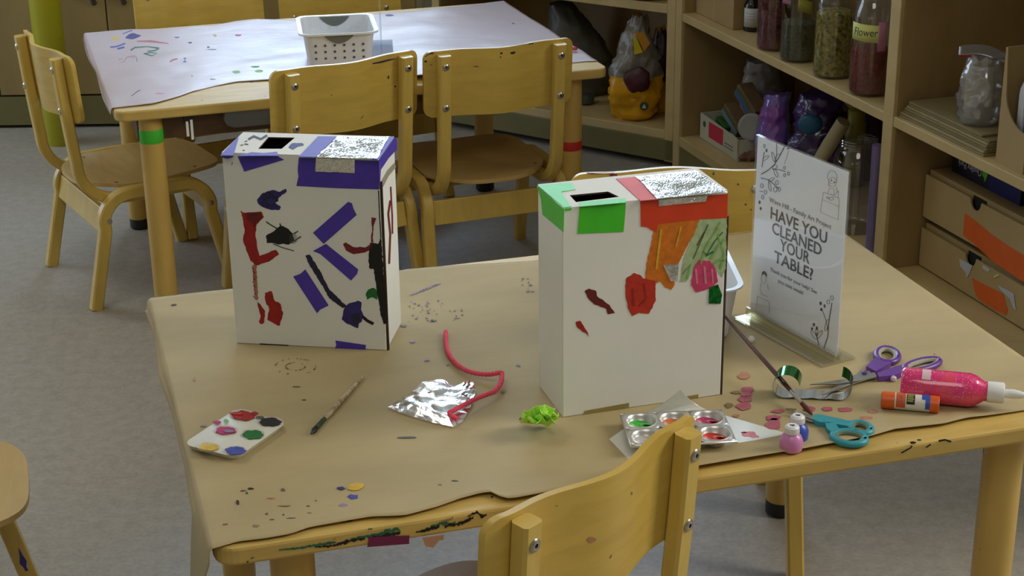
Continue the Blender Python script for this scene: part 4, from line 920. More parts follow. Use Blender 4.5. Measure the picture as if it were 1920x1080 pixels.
mb = MB(); sector(mb, gx, rg - .0002, PI * 1.0, PI * 1.45, L * .44, L * .58, BLACK); mb.build('label_block', lb, world=True, solid=.0001)
mb = MB(); sector(mb, gx, rg - .0003, PI * .8, PI * 1.22, L * .70, L * .84, mat('label_blue', (40, 80, 180), .5)); sector(mb, gx, rg - .0003, PI * 1.22, PI * 1.6, L * .76, L * .84, mat('label_blue', (40, 80, 180), .5)); mb.build('label_block', lb, world=True, solid=.0001)
mb = MB()
for j in range(4): sector(mb, gx, rg - .0001, PI * (1.06 + .08 * j), PI * (1.10 + .08 * j), L * .455, L * (.56 - .01 * (j % 2)), mat('label_lime', (170, 180, 60), .5), 3)
mb.build('label_lines', lb, world=True)
mb = MB()
T0, T1_, T2_ = (PI * 1.08, L * .34), (PI * 1.42, L * .28), (PI * 1.42, L * .40)
for q0, q1 in ((T0, T1_), (T1_, T2_), (T2_, T0)):
    P_ = [gx @ Vector(((rg + .0001) * math.cos(q0[0] + (q1[0] - q0[0]) * s), (rg + .0001) * math.sin(q0[0] + (q1[0] - q0[0]) * s), q0[1] + (q1[1] - q0[1]) * s)) for s in (0, .25, .5, .75, 1)]
    mb.sweep(P_, .0004, mat('label_grey', (150, 130, 120), .5), 5)
mb.build('label_triangle', lb, world=True)
# scissors
def scissors(name, label, loops, necks, blades, pivot, mo, mi_, zf, hz=.005):
    P = lambda x, y, z=hz: at(x, y, TOP + z)
    c = P(*pivot); t = thing(name, label, 'scissors', (c.x, c.y, TOP))
    for lp, nk in zip(loops, necks):
        pts = [P(*zf([q])[0]) for q in lp]
        mb = MB(); n = len(pts); cl = pts + [pts[0], pts[1]]
        # closed loop tube: two overlapping turns keep it seamless
        mb.sweep(cl, .0048, mo, 10); 
        np_ = [P(*zf([q])[0]) for q in nk[0]]; mb.prism([p - UPZ * .0045 for p in np_], UPZ * .008, mo)
        h = mb.build('handle', t, smooth=True, world=True, angle=50)
        cen = sum(pts, Vector()) / n; inn = [p + (cen - p).normalized() * .0038 for p in pts]; inn += [inn[0], inn[1]]
        mb = MB(); mb.sweep(inn, .0036, mi_, 8); mb.build('grip_lining', h, smooth=True, world=True)
    for bl_, z in zip(blades, (.0042, .0056)):
        pts = [P(*zf([q])[0], z) for q in bl_]; mb = MB(); mb.prism(pts, UPZ * .0012, METAL); mb.build('blade', t, world=True)
    mb = MB(); mb.lathe([(.0045, .0068), (.0045, .0085), (.003, .0092)], mo, 16, Matrix.Translation((c.x, c.y, TOP))); mb.build('pivot', t, smooth=True, world=True)
    return t
za = Zf(3.4286, 1360, 620)
def ell(cx, cy, rx, ry, rot, n=20, e=1.0): return [(cx + rx * math.cos(a) * math.cos(rot) - ry * math.sin(a) * math.sin(rot), cy + rx * math.cos(a) * math.sin(rot) + ry * math.sin(a) * math.cos(rot)) for a in [2 * PI * k / n for k in range(n)]]
SPUR = mat('scissor_purple', (104, 58, 148), .35); SGRY = mat('scissor_grey', (168, 166, 150), .6); STEA = mat('scissor_teal', (48, 152, 168), .4); SGT = mat('scissor_lining', (96, 120, 104), .6)
px_, py_ = za([(895, 278)])[0]
scissors('scissors', 'open scissors with purple handles lined in grey, beside the sign', [ell(1040, 160, 72, 46, .15), ell(1262, 222, 118, 30, -.22)],
         [[[(905, 240), (960, 190), (1075, 200), (1060, 222), (965, 275)]], [[(975, 285), (1100, 240), (1170, 232), (1180, 262), (1085, 300), (985, 310)]]],
         [[(870, 262), (925, 262), (960, 296), (905, 318), (800, 352), (610, 424), (700, 370), (800, 318)], [(960, 270), (975, 300), (880, 322), (720, 348), (545, 349), (700, 325), (820, 306)]], (px_, py_), SPUR, SGRY, za)
scissors('scissors', 'teal-handled scissors at the near table edge below the brush', [ell(795, 690, 108, 40, .12), ell(868, 628, 72, 34, .2)],
         [[[(640, 600), (700, 600), (735, 650), (700, 680), (650, 640)]], [[(566, 552), (600, 550), (760, 585), (830, 600), (810, 632), (700, 612), (600, 600), (562, 582)]]],
         [[(575, 560), (620, 580), (560, 590), (470, 560)], [(570, 555), (620, 570), (560, 575), (400, 512), (480, 528)]], za([(640, 585)])[0], STEA, SGT, za)
# mirror-foil strip with curled green ends
gf = mat('green_mirror_foil', (10, 120, 34), .12, metal=.9); sf = mat('silver_mirror_foil', (214, 214, 212), .16, metal=.95)
def ribbon(name, label, path_fn, width_v, n, cat):
    t = None; A = []; 
    mb = MB()
    cs = [path_fn(k / n) for k in range(n + 1)]
    def grd(off, m):
        i = mb.mi(m); V = []
        for k in range(n + 1):
            p, q = cs[max(k - 1, 0)], cs[min(k + 1, n)]; tn = (q - p).normalized(); wv = width_v(k / n); nn = tn.cross(wv).normalized()
            V.append([mb.bm.verts.new(cs[k] + wv * s + nn * off) for s in (-1, -.5, 0, .5, 1)])
        for k in range(n):
            for j in range(4):
                f = mb.bm.faces.new((V[k][j], V[k][j + 1], V[k + 1][j + 1], V[k + 1][j])); f.material_index = i
    grd(0, gf); grd(.00035, sf)
    me_o = mb
    return me_o
pl = at(*za([(395, 405)])[0], TOP + .0012); pr = at(*za([(735, 420)])[0], TOP + .0012); dv = (pr - pl); dl = dv.length; dv.normalize(); wv0 = Vector((-dv.y, dv.x, 0))
def rp(s):   # curl - flat - curl
    r1, r2 = .0190, .0170
    if s < .33:
        a = (1 - s / .33) * PI * 1.45; return pl + dv * (-r1 * math.sin(a)) + UPZ * (r1 * (1 - math.cos(a))) - wv0 * (.004 * (1 - s / .33))
    if s > .72:
        a = (s - .72) / .28 * PI * .95; return pr + dv * (r2 * math.sin(a)) + UPZ * (r2 * (1 - math.cos(a))) + wv0 * (.010 * (s - .72) / .28)
    u = (s - .33) / .39; return pl + dv * (dl * u) + UPZ * (.0015 * math.sin(u * PI * 3) ** 2)
o = ribbon('foil_strip', '', rp, lambda s: wv0 * (.0175 - .003 * math.sin(PI * s)) + dv * .002, 72, '').build('foil_strip', smooth=True, angle=60)
tag(o, 'silver foil strip with curled shiny green ends, in front of the sign', 'foil strip')
# little craft bottles with white caps
def tiny(label, px, py, m):
    p = at(px, py, TOP + .0365); t = thing('craft_bottle', label, 'small bottle', (p.x, p.y, TOP), 0, 'little white-capped bottles')
    mb = MB(); mb.lathe([(.012, 0), (.0148, .002), (.0155, .008), (.0155, .014), (.013, .021), (.009, .0245), (.009, .0255)], m, 28); mb.build('bottle_body', t, smooth=True)
    mb = MB(); mb.lathe([(.0098, .0257), (.0102, .027), (.0098, .034), (.007, .0365)], WHITEP, 24); c = mb.build('cap', t, smooth=True)
    mb = MB(); mb.box(-.0032, .0032, -.0012, .0012, .0364, .0368, BLACK); mb.box(-.001, .002, -.003, 0, .0364, .0369, BLACK); mb.build('cap_mark', c)
    return t
tiny('little blue bottle with white cap, by the teal scissors', 1496, 778, mat('blue_gloss', (58, 82, 176), .3))
tiny('little pink bottle with white cap, nearest the table edge', 1485.5, 797, mat('pink_gloss', (206, 130, 186), .3))
# aluminium paint tray on a sheet of silver paper
w1 = at(1202, 795, TOP + .012); w3 = at(1327.6, 789, TOP + .012); xr = (w3 - w1); sp = xr.length / 2; xr.z = 0; xr.normalize(); yr = Vector((-xr.y, xr.x, 0))
trc = mid(w1, w3) - yr * (sp * .5); trx = frame(Vector((trc.x, trc.y, TOP + .0012)), xr, yr, UPZ)
tr = thing('paint_tray', 'metal paint tray with round cups of green, orange, magenta and red paint', 'paint tray', (trc.x, trc.y, TOP + .0012))
cups = [(-sp, sp * .5, (48, 190, 50)), (0, sp * .5, (214, 112, 56)), (sp, sp * .5, (190, 28, 100)), (-sp, -sp * .55, (190, 190, 190)), (0, -sp * .55, (220, 190, 60)), (sp, -sp * .55, (206, 34, 20))]
RC = sp * .42; ZT = .015
mb = MB(); i = mb.mi(ALU); wid, dep = sp * 3.05, sp * 2.1
# plate with circular holes: each cup sits in its own square cell
def cell(x0, x1, y0, y1, cx, cy):
    n = 28; C_ = []; Q = []
    for k in range(n):
        a = 2 * PI * k / n; c_, s_ = math.cos(a), math.sin(a); C_.append(mb.bm.verts.new(trx @ Vector((cx + RC * c_, cy + RC * s_, ZT))))
        tt = min((x1 - cx) / c_ if c_ > 1e-6 else 9, (x0 - cx) / c_ if c_ < -1e-6 else 9, (y1 - cy) / s_ if s_ > 1e-6 else 9, (y0 - cy) / s_ if s_ < -1e-6 else 9)
        Q.append(mb.bm.verts.new(trx @ Vector((cx + tt * c_, cy + tt * s_, ZT))))
    for k in range(n): mb.bm.faces.new((C_[k], Q[k], Q[(k + 1) % n], C_[(k + 1) % n]))
xs = [-wid / 2, -sp / 2, sp / 2, wid / 2]; ys = [dep / 2, 0, -dep / 2]
for k, (cx, cy, _) in enumerate(cups):
    cI, rI = k % 3, k // 3; cell(xs[cI], xs[cI + 1], ys[rI + 1], ys[rI], cx, cy)
loft(mb, [[Vector((x * (1 + .02 * (1 - v)), y * (1 + .02 * (1 - v)), ZT - .003 * (1 - v))) for x, y in ((-wid / 2, -dep / 2), (wid / 2, -dep / 2), (wid / 2, dep / 2), (-wid / 2, dep / 2))] for v in (0, 1)], ALU, False, False, trx)
plate = mb.build('plate', tr, world=True, solid=.0006, smooth=True, angle=30)
for cx, cy, col in cups:
    X = trx @ Matrix.Translation((cx, cy, 0)); mb = MB()
    mb.lathe([(RC * .55, .0004), (RC * .72, .0015), (RC * .95, ZT - .002), (RC, ZT), (RC * 1.06, ZT + .0012), (RC * 1.13, ZT + .0003)], ALU, 32, X, cap=False)
    mb.lathe([(.0001, .0004), (RC * .55, .0004)], ALU, 32, X, cap=False); cp = mb.build('cup', tr, smooth=True, world=True, angle=60)
    mb = MB(); mb.grid(lambda u, v: X @ Vector((RC * .88 * v * math.cos(2 * PI * u) * (1 + .06 * math.sin(6 * PI * u)), RC * .88 * v * math.sin(2 * PI * u), .0085 + .0012 * math.sin(9 * u + 4 * v))), 32, 5, mat('wet_%d_%d_%d' % col, col, .12, coat=.5))
    mb.build('paint', cp, smooth=True, world=True)
SPAP = mat('silver_paper', (226, 226, 218), .30, metal=.25, var=.05)
ca, cb, cc_, cd, ce, cf = [at(x, y, TOP + .0004) for x, y in ((1142, 824), (1206, 778), (1335, 772), (1472, 812), (1405, 846), (1185, 868))]
sh = thing('silver_sheet', 'sheet of silver paper under the metal paint tray, one corner curling up', 'sheet', (trc.x, trc.y, TOP))
mb = MB(); mb.prism([ca, cb, cc_, cd, ce, cf], UPZ * .0004, SPAP); fs = mb.build('flat_sheet', sh, world=True)
pk = at(1276, 731, TOP + .040)
def flap(u, v):
    base = mid(cb, cc_, u); w_ = 1 - v; topx = mid(base, pk, v ** 1.0); tpoint = .56
    e = base * (1 - v) + (mid(pk, base, .0)) * v; out = e + Vector((0, 0, 0))
    bulge = math.sin(PI * min(1, v)) * .008; out = out + UPZ * (-bulge * .6) + yr * bulge * (.5 + u)
    if u > .56: out = out - UPZ * math.sin(PI * v) * .010 * (u - .56)
    return out
mb = MB(); mb.grid(flap, 30, 16, SPAP); mb.build('curled_corner', sh, smooth=True, world=True, solid=.0003, angle=0)
for x, y, rx, ry in ((150, 665, 46, 14), (185, 680, 26, 8), (120, 655, 18, 6)):
    a, c = za([(x, y)])[0]; mark(sh, blob(a, c, rx / 3.43, ry / 3.43, .3, 12, seed=2), Vector((0, 0, TOP + .0008)), UPZ, P_LPINK, .0005, .0003)
# white palette with paint wells, front left
w0 = at(440, 768, TOP + .009); w2 = at(540, 791, TOP + .009); w4 = at(358, 836, TOP + .009)
xa = (w2 - w0); PW = xa.length; xa.z = 0; xa.normalize(); ya = Vector((xa.y, -xa.x, 0)); PL = PW * 1.32
pc = w0 + xa * PW / 2 + ya * PL / 2; pxm = frame(Vector((pc.x, pc.y, TOP)), xa, -ya, UPZ)
pt = thing('paint_palette', 'white plastic palette with wells of red, black, magenta and green paint', 'palette', (pc.x, pc.y, TOP))
mb = MB(); loft(mb, [rrect_ring(PW - .012, PL - .012, .012, 0), rrect_ring(PW - .004, PL - .004, .014, .006), rrect_ring(PW, PL, .016, .009), rrect_ring(PW - .004, PL - .004, .014, .0095)], mat('palette_white', (214, 212, 200), .4, var=.06, vscale=40), True, True, pxm); pb = mb.build('tray', pt, smooth=True, world=True, angle=40)
for px0, py0, rx, ry, m in [(455, 779, 25, 11, P_RED), (506, 791, 24, 9, P_BLK), (423, 807, 22, 9, P_MAG), (474, 815, 22, 10, P_GRN), (390, 838, 22, 9, P_YEL), (440, 845, 22, 9, P_BLUE)]:
    mark(pt, blob(px0, py0, rx, ry, .10, 22, seed=1), Vector((0, 0, TOP + .0095)), UPZ, mat('well_grey', (190, 184, 176), .4), .0005, .0003, 1, 'well')  # flat discs slightly greyer than the palette
    mark(pt, blob(px0 + 1, py0 + 1, rx * .86, ry * .82, .16, 18, seed=6), Vector((0, 0, TOP + .0100)), UPZ, m, .0012, .0008, 1, 'paint')
for px0, py0, rx, ry, m in [(407, 793, 8, 3, P_MAG), (424, 790, 5, 3, P_LGRN), (478, 776, 7, 3, P_RED), (488, 783, 9, 2, P_GREY), (446, 776, 14, 3, P_RORG), (430, 809, 10, 3, P_LAV)]:
    mark(pt, blob(px0, py0, rx, ry, .3, 10, seed=9), Vector((0, 0, TOP + .0110)), UPZ, m, .0010, .0004, 1, 'paint')
# crumpled foil piece with pink pipe cleaner
zf_ = [(727, 766), (745, 753), (763, 750), (790, 722), (812, 717), (835, 717), (856, 727), (884, 715), (893, 735), (882, 768), (868, 790), (850, 803), (800, 791), (760, 779)]
mb = MB(); cen = at(820, 760, TOP); i = mb.mi(FOIL); RG = 12; nb = 70; pts = []
ol = [at(x, y, TOP) for x, y in zf_]
per = [mid(ol[int(k / nb * len(ol)) % len(ol)], ol[(int(k / nb * len(ol)) + 1) % len(ol)], (k / nb * len(ol)) % 1) for k in range(nb)]
rows = []
for q in range(RG + 1):
    f = 1 - q / RG; rw = []
    for k in range(nb):
        p = mid(cen, per[k], max(f, .02)); nz = noise.turbulence_vector(p * 30, 2, False)
        rw.append(mb.bm.verts.new((p.x + nz.y * .0016, p.y + nz.z * .0016, TOP + .0012 + (.0075 * min(1, (1 - f) * 3)) + abs(nz.x) * .006)))
    rows.append(rw)
for q in range(RG):
    for k in range(nb): mb.bm.faces.new((rows[q][k], rows[q][(k + 1) % nb], rows[q + 1][(k + 1) % nb], rows[q + 1][k]))
mb.bm.faces.new(rows[-1]); low = [mb.bm.verts.new((p.x, p.y, TOP + .0002)) for p in per]
for k in range(nb): mb.bm.faces.new((low[k], low[(k + 1) % nb], rows[0][(k + 1) % nb], rows[0][k]))
mb.bm.faces.new(low[::-1])
tag(mb.build('foil_piece'), 'crumpled flat piece of silver foil under one end of the pink pipe cleaner', 'foil')
pp = [(836, 621, .004), (836, 640, .004), (840, 660, .004), (850, 676, .004), (866, 690, .005), (888, 699, .006), (915, 702, .008), (937, 699, .010), (941, 702, .010), (939, 718, .009), (928, 733, .009), (914, 739, .011), (892, 748, .013), (868, 760, .015), (848, 771, .016), (843, 775, .016), (848, 781, .015), (858, 786, .014)]
ctrl = [at(x, y, TOP + z) for x, y, z in pp]; path = []
for k in range(len(ctrl) - 1):
    p0, p1, p2, p3 = ctrl[max(k - 1, 0)], ctrl[k], ctrl[k + 1], ctrl[min(k + 2, len(ctrl) - 1)]
    for s in range(8):
        t = s / 8; path.append(.5 * ((2 * p1) + (p2 - p0) * t + (2 * p0 - 5 * p1 + 4 * p2 - p3) * t * t + (3 * p1 - p0 - 3 * p2 + p3) * t ** 3))
path.append(ctrl[-1]); mb = MB(); mb.sweep(path, [.0030 + .0007 * (k % 2) for k in range(len(path))], mat('pink_chenille', (244, 86, 112), .95, var=.15, vscale=300, bump=.6, bscale=400), 10)
tag(mb.build('pipe_cleaner'), 'bent pink pipe cleaner lying with one end on crumpled foil', 'pipe cleaner')
# green tissue paper flower and purple scrap
TIS = mat('green_tissue', (172, 240, 90), .8, var=.12, vscale=60, sub=.2); c = at(1013, 790, TOP + .018); fl = thing('tissue_flower', 'crumpled lime green tissue paper flower beside the green-taped box', 'paper flower', (c.x, c.y, TOP))
rr_ = random.Random(3)
for k in range(9):
    a0 = 2 * PI * k / 9 + rr_.uniform(-.2, .2); el = rr_.uniform(-.45, .9) if k % 3 else 1.1; ln = rr_.uniform(.019, .027) * (1.0 if k != 7 else 1.2)
    dr = Vector((math.cos(a0) * math.cos(el), math.sin(a0) * math.cos(el), math.sin(el))); sd_ = dr.cross(Vector((.1, .2, 1))).normalized(); nn = dr.cross(sd_)
    def pet(u, v, dr=dr, sd_=sd_, nn=nn, ln=ln, k=k):
        w_ = ln * .75 * math.sin(PI * min(1, v * .62 + .06)); p = c + dr * (ln * v) + sd_ * ((u - .5) * 2 * w_) + nn * (.004 * math.sin(u * PI * 3 + k) * v + .003 * math.cos(u * 7 + k))
        p.z = max(p.z, TOP + .0008); return p
    mb = MB(); mb.grid(pet, 14, 8, TIS); mb.build('petal', fl, smooth=True, world=True, solid=.0002, angle=0)
mb = MB(); q_ = [at(x, y, TOP + z) for x, y, z in ((973, 786, .001), (986, 776, .008), (994, 783, .003), (990, 792, .001))]; mb.prism(q_, UPZ * .0006, mat('purple_tissue', (150, 40, 140), .8)); tag(mb.build('paper_scrap'), 'small magenta-purple paper scrap beside the green tissue flower', 'scrap')

# ------------------------------------------------------------------ basket and clear stand on the far table
TOP2 = TH + .0075
fr0, fr1 = at(560, 64, TOP2 + .098), at(711, 57, TOP2 + .098)
bx = (fr1 - fr0); RW = bx.length; bx.z = 0; bx.normalize(); by = Vector((-bx.y, bx.x, 0)); RD = .225
bc = mid(fr0, fr1) + by * RD / 2; bmx = frame(Vector((bc.x, bc.y, TOP2)), bx, by, UPZ)
bk = thing('plastic_basket', 'white perforated plastic basket with grey grips, on the far table', 'basket', (bc.x, bc.y, TOP2))
BKM = mat('basket_white', (224, 226, 230), .3)
mb = MB(); i = mb.mi(BKM)
w_, d_ = RW - .016, RD - .016; tap = .015
ringsz = [(0, tap), (.004, tap * .9), (.088, .003), (.094, 0)]
rg = [rrect_ring(w_ - 2 * e, d_ - 2 * e, .022, z) for z, e in ringsz] + [rrect_ring(RW, RD, .028, .095), rrect_ring(RW, RD, .028, .090), rrect_ring(RW - .003, RD - .003, .027, .090), rrect_ring(RW - .003, RD - .003, .027, .093), rrect_ring(w_ - .005, d_ - .005, .021, .0925), rrect_ring(w_ - .004 - 2 * tap, d_ - .004 - 2 * tap, .02, .004)]
loft(mb, rg, BKM, True, True, bmx); body = mb.build('body', bk, smooth=True, world=True, angle=30)
HOLE = mat('hole_disc_shaded', (70, 72, 96), .8)  # holes are flat discs: near ones painted shaded, far ones painted lit
for sd_, yy in ((-1, 0), (1, 0)):
    for rr in range(3):
        for cc in range(6):
            z = .030 + .0165 * rr; e = tap * (1 - z / .092); y = sd_ * (d_ / 2 - e + .0004)
            if sd_ > 0: y = d_ / 2 - e - .0032
            x = (cc - 2.5) * .0235; X = bmx @ Matrix.Translation((x, y, z)) @ Matrix.Rotation(PI / 2 - .2 * (1 if sd_ < 0 else -1), 4, 'X')
            if sd_ > 0 and rr == 0: continue
            mb = MB(); mb.lathe([(.0032, -.0003), (.0032, .0003)], HOLE if sd_ < 0 else mat('hole_disc_lit', (240, 244, 255), .8), 12, X); mb.build('hole', body, world=True)
for sd_ in (-1, 1):
    pts = []; n = 16
    for k in range(n + 1):
        u = k / n; pts.append((-.039 + .078 * u, .092 - .024 * math.sin(PI * u) ** .8))
    y0 = -d_ / 2 - .0012 if sd_ < 0 else d_ / 2 - .0062
    def ye(z): e = tap * (1 - z / .092) * .9; return (-d_ / 2 + e - .0016) if sd_ < 0 else (d_ / 2 - e - .0034)
    mb = MB(); A = [mb.bm.verts.new(bmx @ Vector((x, ye(z), z))) for x, z in pts]; i = mb.mi(GREYP); f = mb.bm.faces.new(A); mb.build('grip', bk, world=True, solid=.0016)
# black curl of ribbon inside
cb_ = bmx @ Vector((.022, .03, .02)); mb = MB(); mb.sweep([cb_ + bx * (.014 * math.cos(a)) + UPZ * (.018 + .016 * math.sin(a)) for a in [PI * (1.0 - k / 12) for k in range(13)]], .003, mat('dark_ribbon', (44, 36, 70), .4), 8)
mb.sweep([cb_ - bx * .014 + UPZ * .018, cb_ - bx * .016 - UPZ * .008], .003, mat('dark_ribbon', (44, 36, 70), .4), 8); tag(mb.build('hair_band', smooth=True), 'dark curled band lying inside the white plastic basket', 'band')
# clear acrylic stand, edge towards the camera
ap = at(716, 112, TOP2); ad = Vector((ap.x, ap.y, 0)).normalized(); an = Vector((ad.y, -ad.x, 0)); amx = frame(Vector((ap.x, ap.y, TOP2)), ad, UPZ, an)
ast = thing('acrylic_stand', 'clear acrylic sign stand seen edge-on beside the white basket', 'sign stand', (ap.x, ap.y, TOP2))
ACB = clear('acrylic_cool', (240, 247, 253), .16, .05, opac=.03)
mb = MB(); mb.box(0, .20, .005, .285, -.0025, .0025, ACB, amx); mb.build('panel', ast, world=True)
mb = MB(); mb.box(-.002, .202, 0, .005, -.030, .030, ACB, amx); mb.build('base_plate', ast, world=True)
# red bead on the far table's right end
p = at(1077, 91, TOP2 + .004); mb = MB(); bmesh.ops.create_icosphere(mb.bm, subdivisions=2, radius=.0085, matrix=Matrix.Translation(p) @ Matrix.Diagonal((1, 1, .6, 1)))
for v in mb.bm.verts: v.co += (v.co - p).normalized() * R.uniform(-.0015, .0015)
mb.mi(mat('crimson_clay', (196, 24, 60), .4)); tag(mb.build('clay_lump'), 'small crimson lump at the right end of the far table', 'lump')

# ------------------------------------------------------------------ shelf contents
Z1, Z0 = .1165, .5008          # bottom shelf surface, middle shelf surface
ZL0, ZL1 = .1205, .5155
def camdir(p): v = Vector((CAM.x - p.x, CAM.y - p.y, 0)).normalized(); return v
def shs(px, py, d):
    q = onpl(px, py, S(0, d, 0), -E2) - S0; return q.dot(E1), q.z
def jar(name, label, px, pybot, r, h, zf_, fill, fcol, extra=None, lid=True, group=None, glassm=None, d=None):
    p0 = at(px, pybot, zf_); p = p0 - camdir(p0) * r
    if d is not None: p = S(shs(px, pybot, d)[0], d, zf_)
    elif zf_ == Z0: d = r + .004; a_ = shs(px, pybot - 60, d)[0]; p = S(min(a_, 1.226 - r), d, zf_)
    t = thing(name, label, 'jar', (p.x, p.y, zf_), 0, group)
    cd = camdir(p); ang = math.atan2(cd.y, cd.x)
    prof = [(r - .012, 0), (r - .003, .002), (r, .012), (r, h * .72), (r * .96, h * .78), (r * .80, h * .86), (r * .74, h * .89), (r * .74, h * .95)]
    mb = MB(); mb.lathe(prof, glassm or GLASS, 36, cap=False); mb.lathe([(.0001, .0), (r - .012, 0)], glassm or GLASS, 36, cap=False); gl = mb.build('glass', t, smooth=True, angle=0)
    if fill:
        mb = MB(); n = 36; mb.lathe([(r - .014, .004), (r - .004, .008), (r - .0032, .02), (r - .0032, fill * .96), (r - .010, fill)], fcol, n); mb.build('contents', t, smooth=True)
    if lid:
        mb = MB(); mb.lathe([(r * .80, h * .90), (r * .80, h * .975), (r * .76, h), (r * .6, h * 1.002)], mat('lid_grey', (176, 174, 166), .45), 32); mb.build('lid', t, smooth=True)
    else:
        mb = MB()
        for q in range(3): mb.lathe([(r * .74, h * (.90 + .028 * q)), (r * .775, h * (.905 + .028 * q)), (r * .74, h * (.915 + .028 * q))], glassm or GLASS, 36, cap=False)
        mb.build('screw_rim', t, smooth=True)
    def patch(nm, a0, a1, z0, z1, m, skew=0, dr=.0006):
        mb = MB(); mb.grid(lambda u, v: Vector(((r + dr) * math.cos(ang - a0 - (a1 - a0) * u), (r + dr) * math.sin(ang - a0 - (a1 - a0) * u), z0 + (z1 - z0) * v + skew * u)), 12, 2, m)
        return mb.build(nm, t, smooth=True, solid=.0003, angle=0)
    def word(body, a0, a1, zc, size, m):
        cu = bpy.data.curves.new('t', 'FONT'); cu.body = body; cu.size = size; cu.align_x = 'CENTER'; cu.align_y = 'CENTER'; cu.shear = .1
        to = bpy.data.objects.new('t', cu); COL.objects.link(to); dg = bpy.context.evaluated_depsgraph_get(); dg.update()
        me = bpy.data.meshes.new_from_object(to.evaluated_get(dg)); bpy.data.objects.remove(to); me.materials.clear(); me.materials.append(m)
        xs = [v.co.x for v in me.vertices]; x0, x1 = min(xs), max(xs)
        for v in me.vertices:
            u = (v.co.x - x0) / (x1 - x0); a = ang - a0 - (a1 - a0) * u; v.co = Vector(((r + .0012) * math.cos(a), (r + .0012) * math.sin(a), zc + v.co.y))
        o = bpy.data.objects.new('lettering', me); COL.objects.link(o); o.parent = t
    if extra: extra(patch, word)
    return t
LBY = mat('label_pale_yellow', (206, 208, 120), .6); LPK = mat('tape_pink', (196, 130, 160), .5); LOL = mat('tape_olive', (150, 146, 54), .5); WR = mat('pen_dark', (70, 74, 62), .6)
def fillm(n, c, v, sc_): return mat(n, c, .85, var=v, vscale=sc_, bump=.8, bscale=sc_ * .8)
G = 'herb jars on the middle shelf'
# angles are measured from the camera-facing side; negative = image right because azimuth turns anticlockwise
jar('glass_jar', 'jar of dark red potpourri with a yellow label, leftmost of the herb jars', 1452, 106, .047, .245, Z0, .185, fillm('potpourri', (112, 50, 52), .9, 110), lambda P_, W_: (P_('label', .1, -1.1, .150, .192, LBY), P_('label', -.75, -1.05, .118, .150, LBY), W_('Flow', -.0, -.6, .172, .03, WR)), group=G)
jar('glass_jar', 'jar half filled with dark green herb, olive and pink tape on it', 1497, 134, .048, .27, Z0, .105, fillm('dark_herb', (84, 84, 52), .5, 160), lambda P_, W_: (P_('tape', .1, -.75, .142, .174, LOL, -.012), P_('tape', 1.25, .70, .155, .195, LPK), P_('tape', .35, .0, .172, .215, mat('tape_rose', (150, 84, 96), .5))), group=G)
jar('glass_jar', 'jar filled with yellow-green dried leaves, between dark herb and red petal jars', 1562, 155, .0495, .265, Z0, .170, fillm('dry_leaves', (150, 138, 54), .85, 95), None, group=G)
jar('glass_jar', 'jar labelled Flower with dark red petals in its lower half, by the upright', 1630, 199, .0500, .265, Z0, .115, fillm('red_petals', (122, 40, 22), .6, 120), lambda P_, W_: (P_('label', 1.15, -.50, .140, .182, LBY, -.004), P_('tape', -.30, -.72, .115, .187, LPK, .0, .0010), W_('Flower', .95, -.28, .160, .027, WR)), group=G)
# amber bottle
p0 = at(1410, 61, Z0); p = p0 - camdir(p0) * .026; t = thing('amber_bottle', 'small dark bottle with a plain white label, left of the herb jars', 'bottle', (p.x, p.y, Z0)); cdv = camdir(p); ang = math.atan2(cdv.y, cdv.x)
mb = MB(); mb.lathe([(.022, 0), (.0255, .002), (.0255, .075), (.020, .086), (.012, .092), (.012, .098)], mat('amber_glass', (24, 18, 14), .12), 32); b_o = mb.build('bottle_body', t, smooth=True)
mb = MB(); mb.lathe([(.014, .0982), (.014, .118), (.012, .120)], BLACK, 24); mb.build('cap', t, smooth=True)
mb = MB(); mb.grid(lambda u, v: Vector((.0259 * math.cos(ang - 1.2 + 2.0 * u), .0259 * math.sin(ang - 1.2 + 2.0 * u), .014 + .054 * v)), 12, 1, mat('plain_label', (186, 186, 180), .6)); lbl = mb.build('label', t, smooth=True, solid=.0002, angle=0)
mb = MB()
for q in range(3): mb.grid(lambda u, v, q=q: Vector((.0263 * math.cos(ang - .9 + 1.2 * u), .0263 * math.sin(ang - .9 + 1.2 * u), .036 + .008 * q + .0012 * v)), 8, 1, INKL)
mb.build('label_lines', lbl)
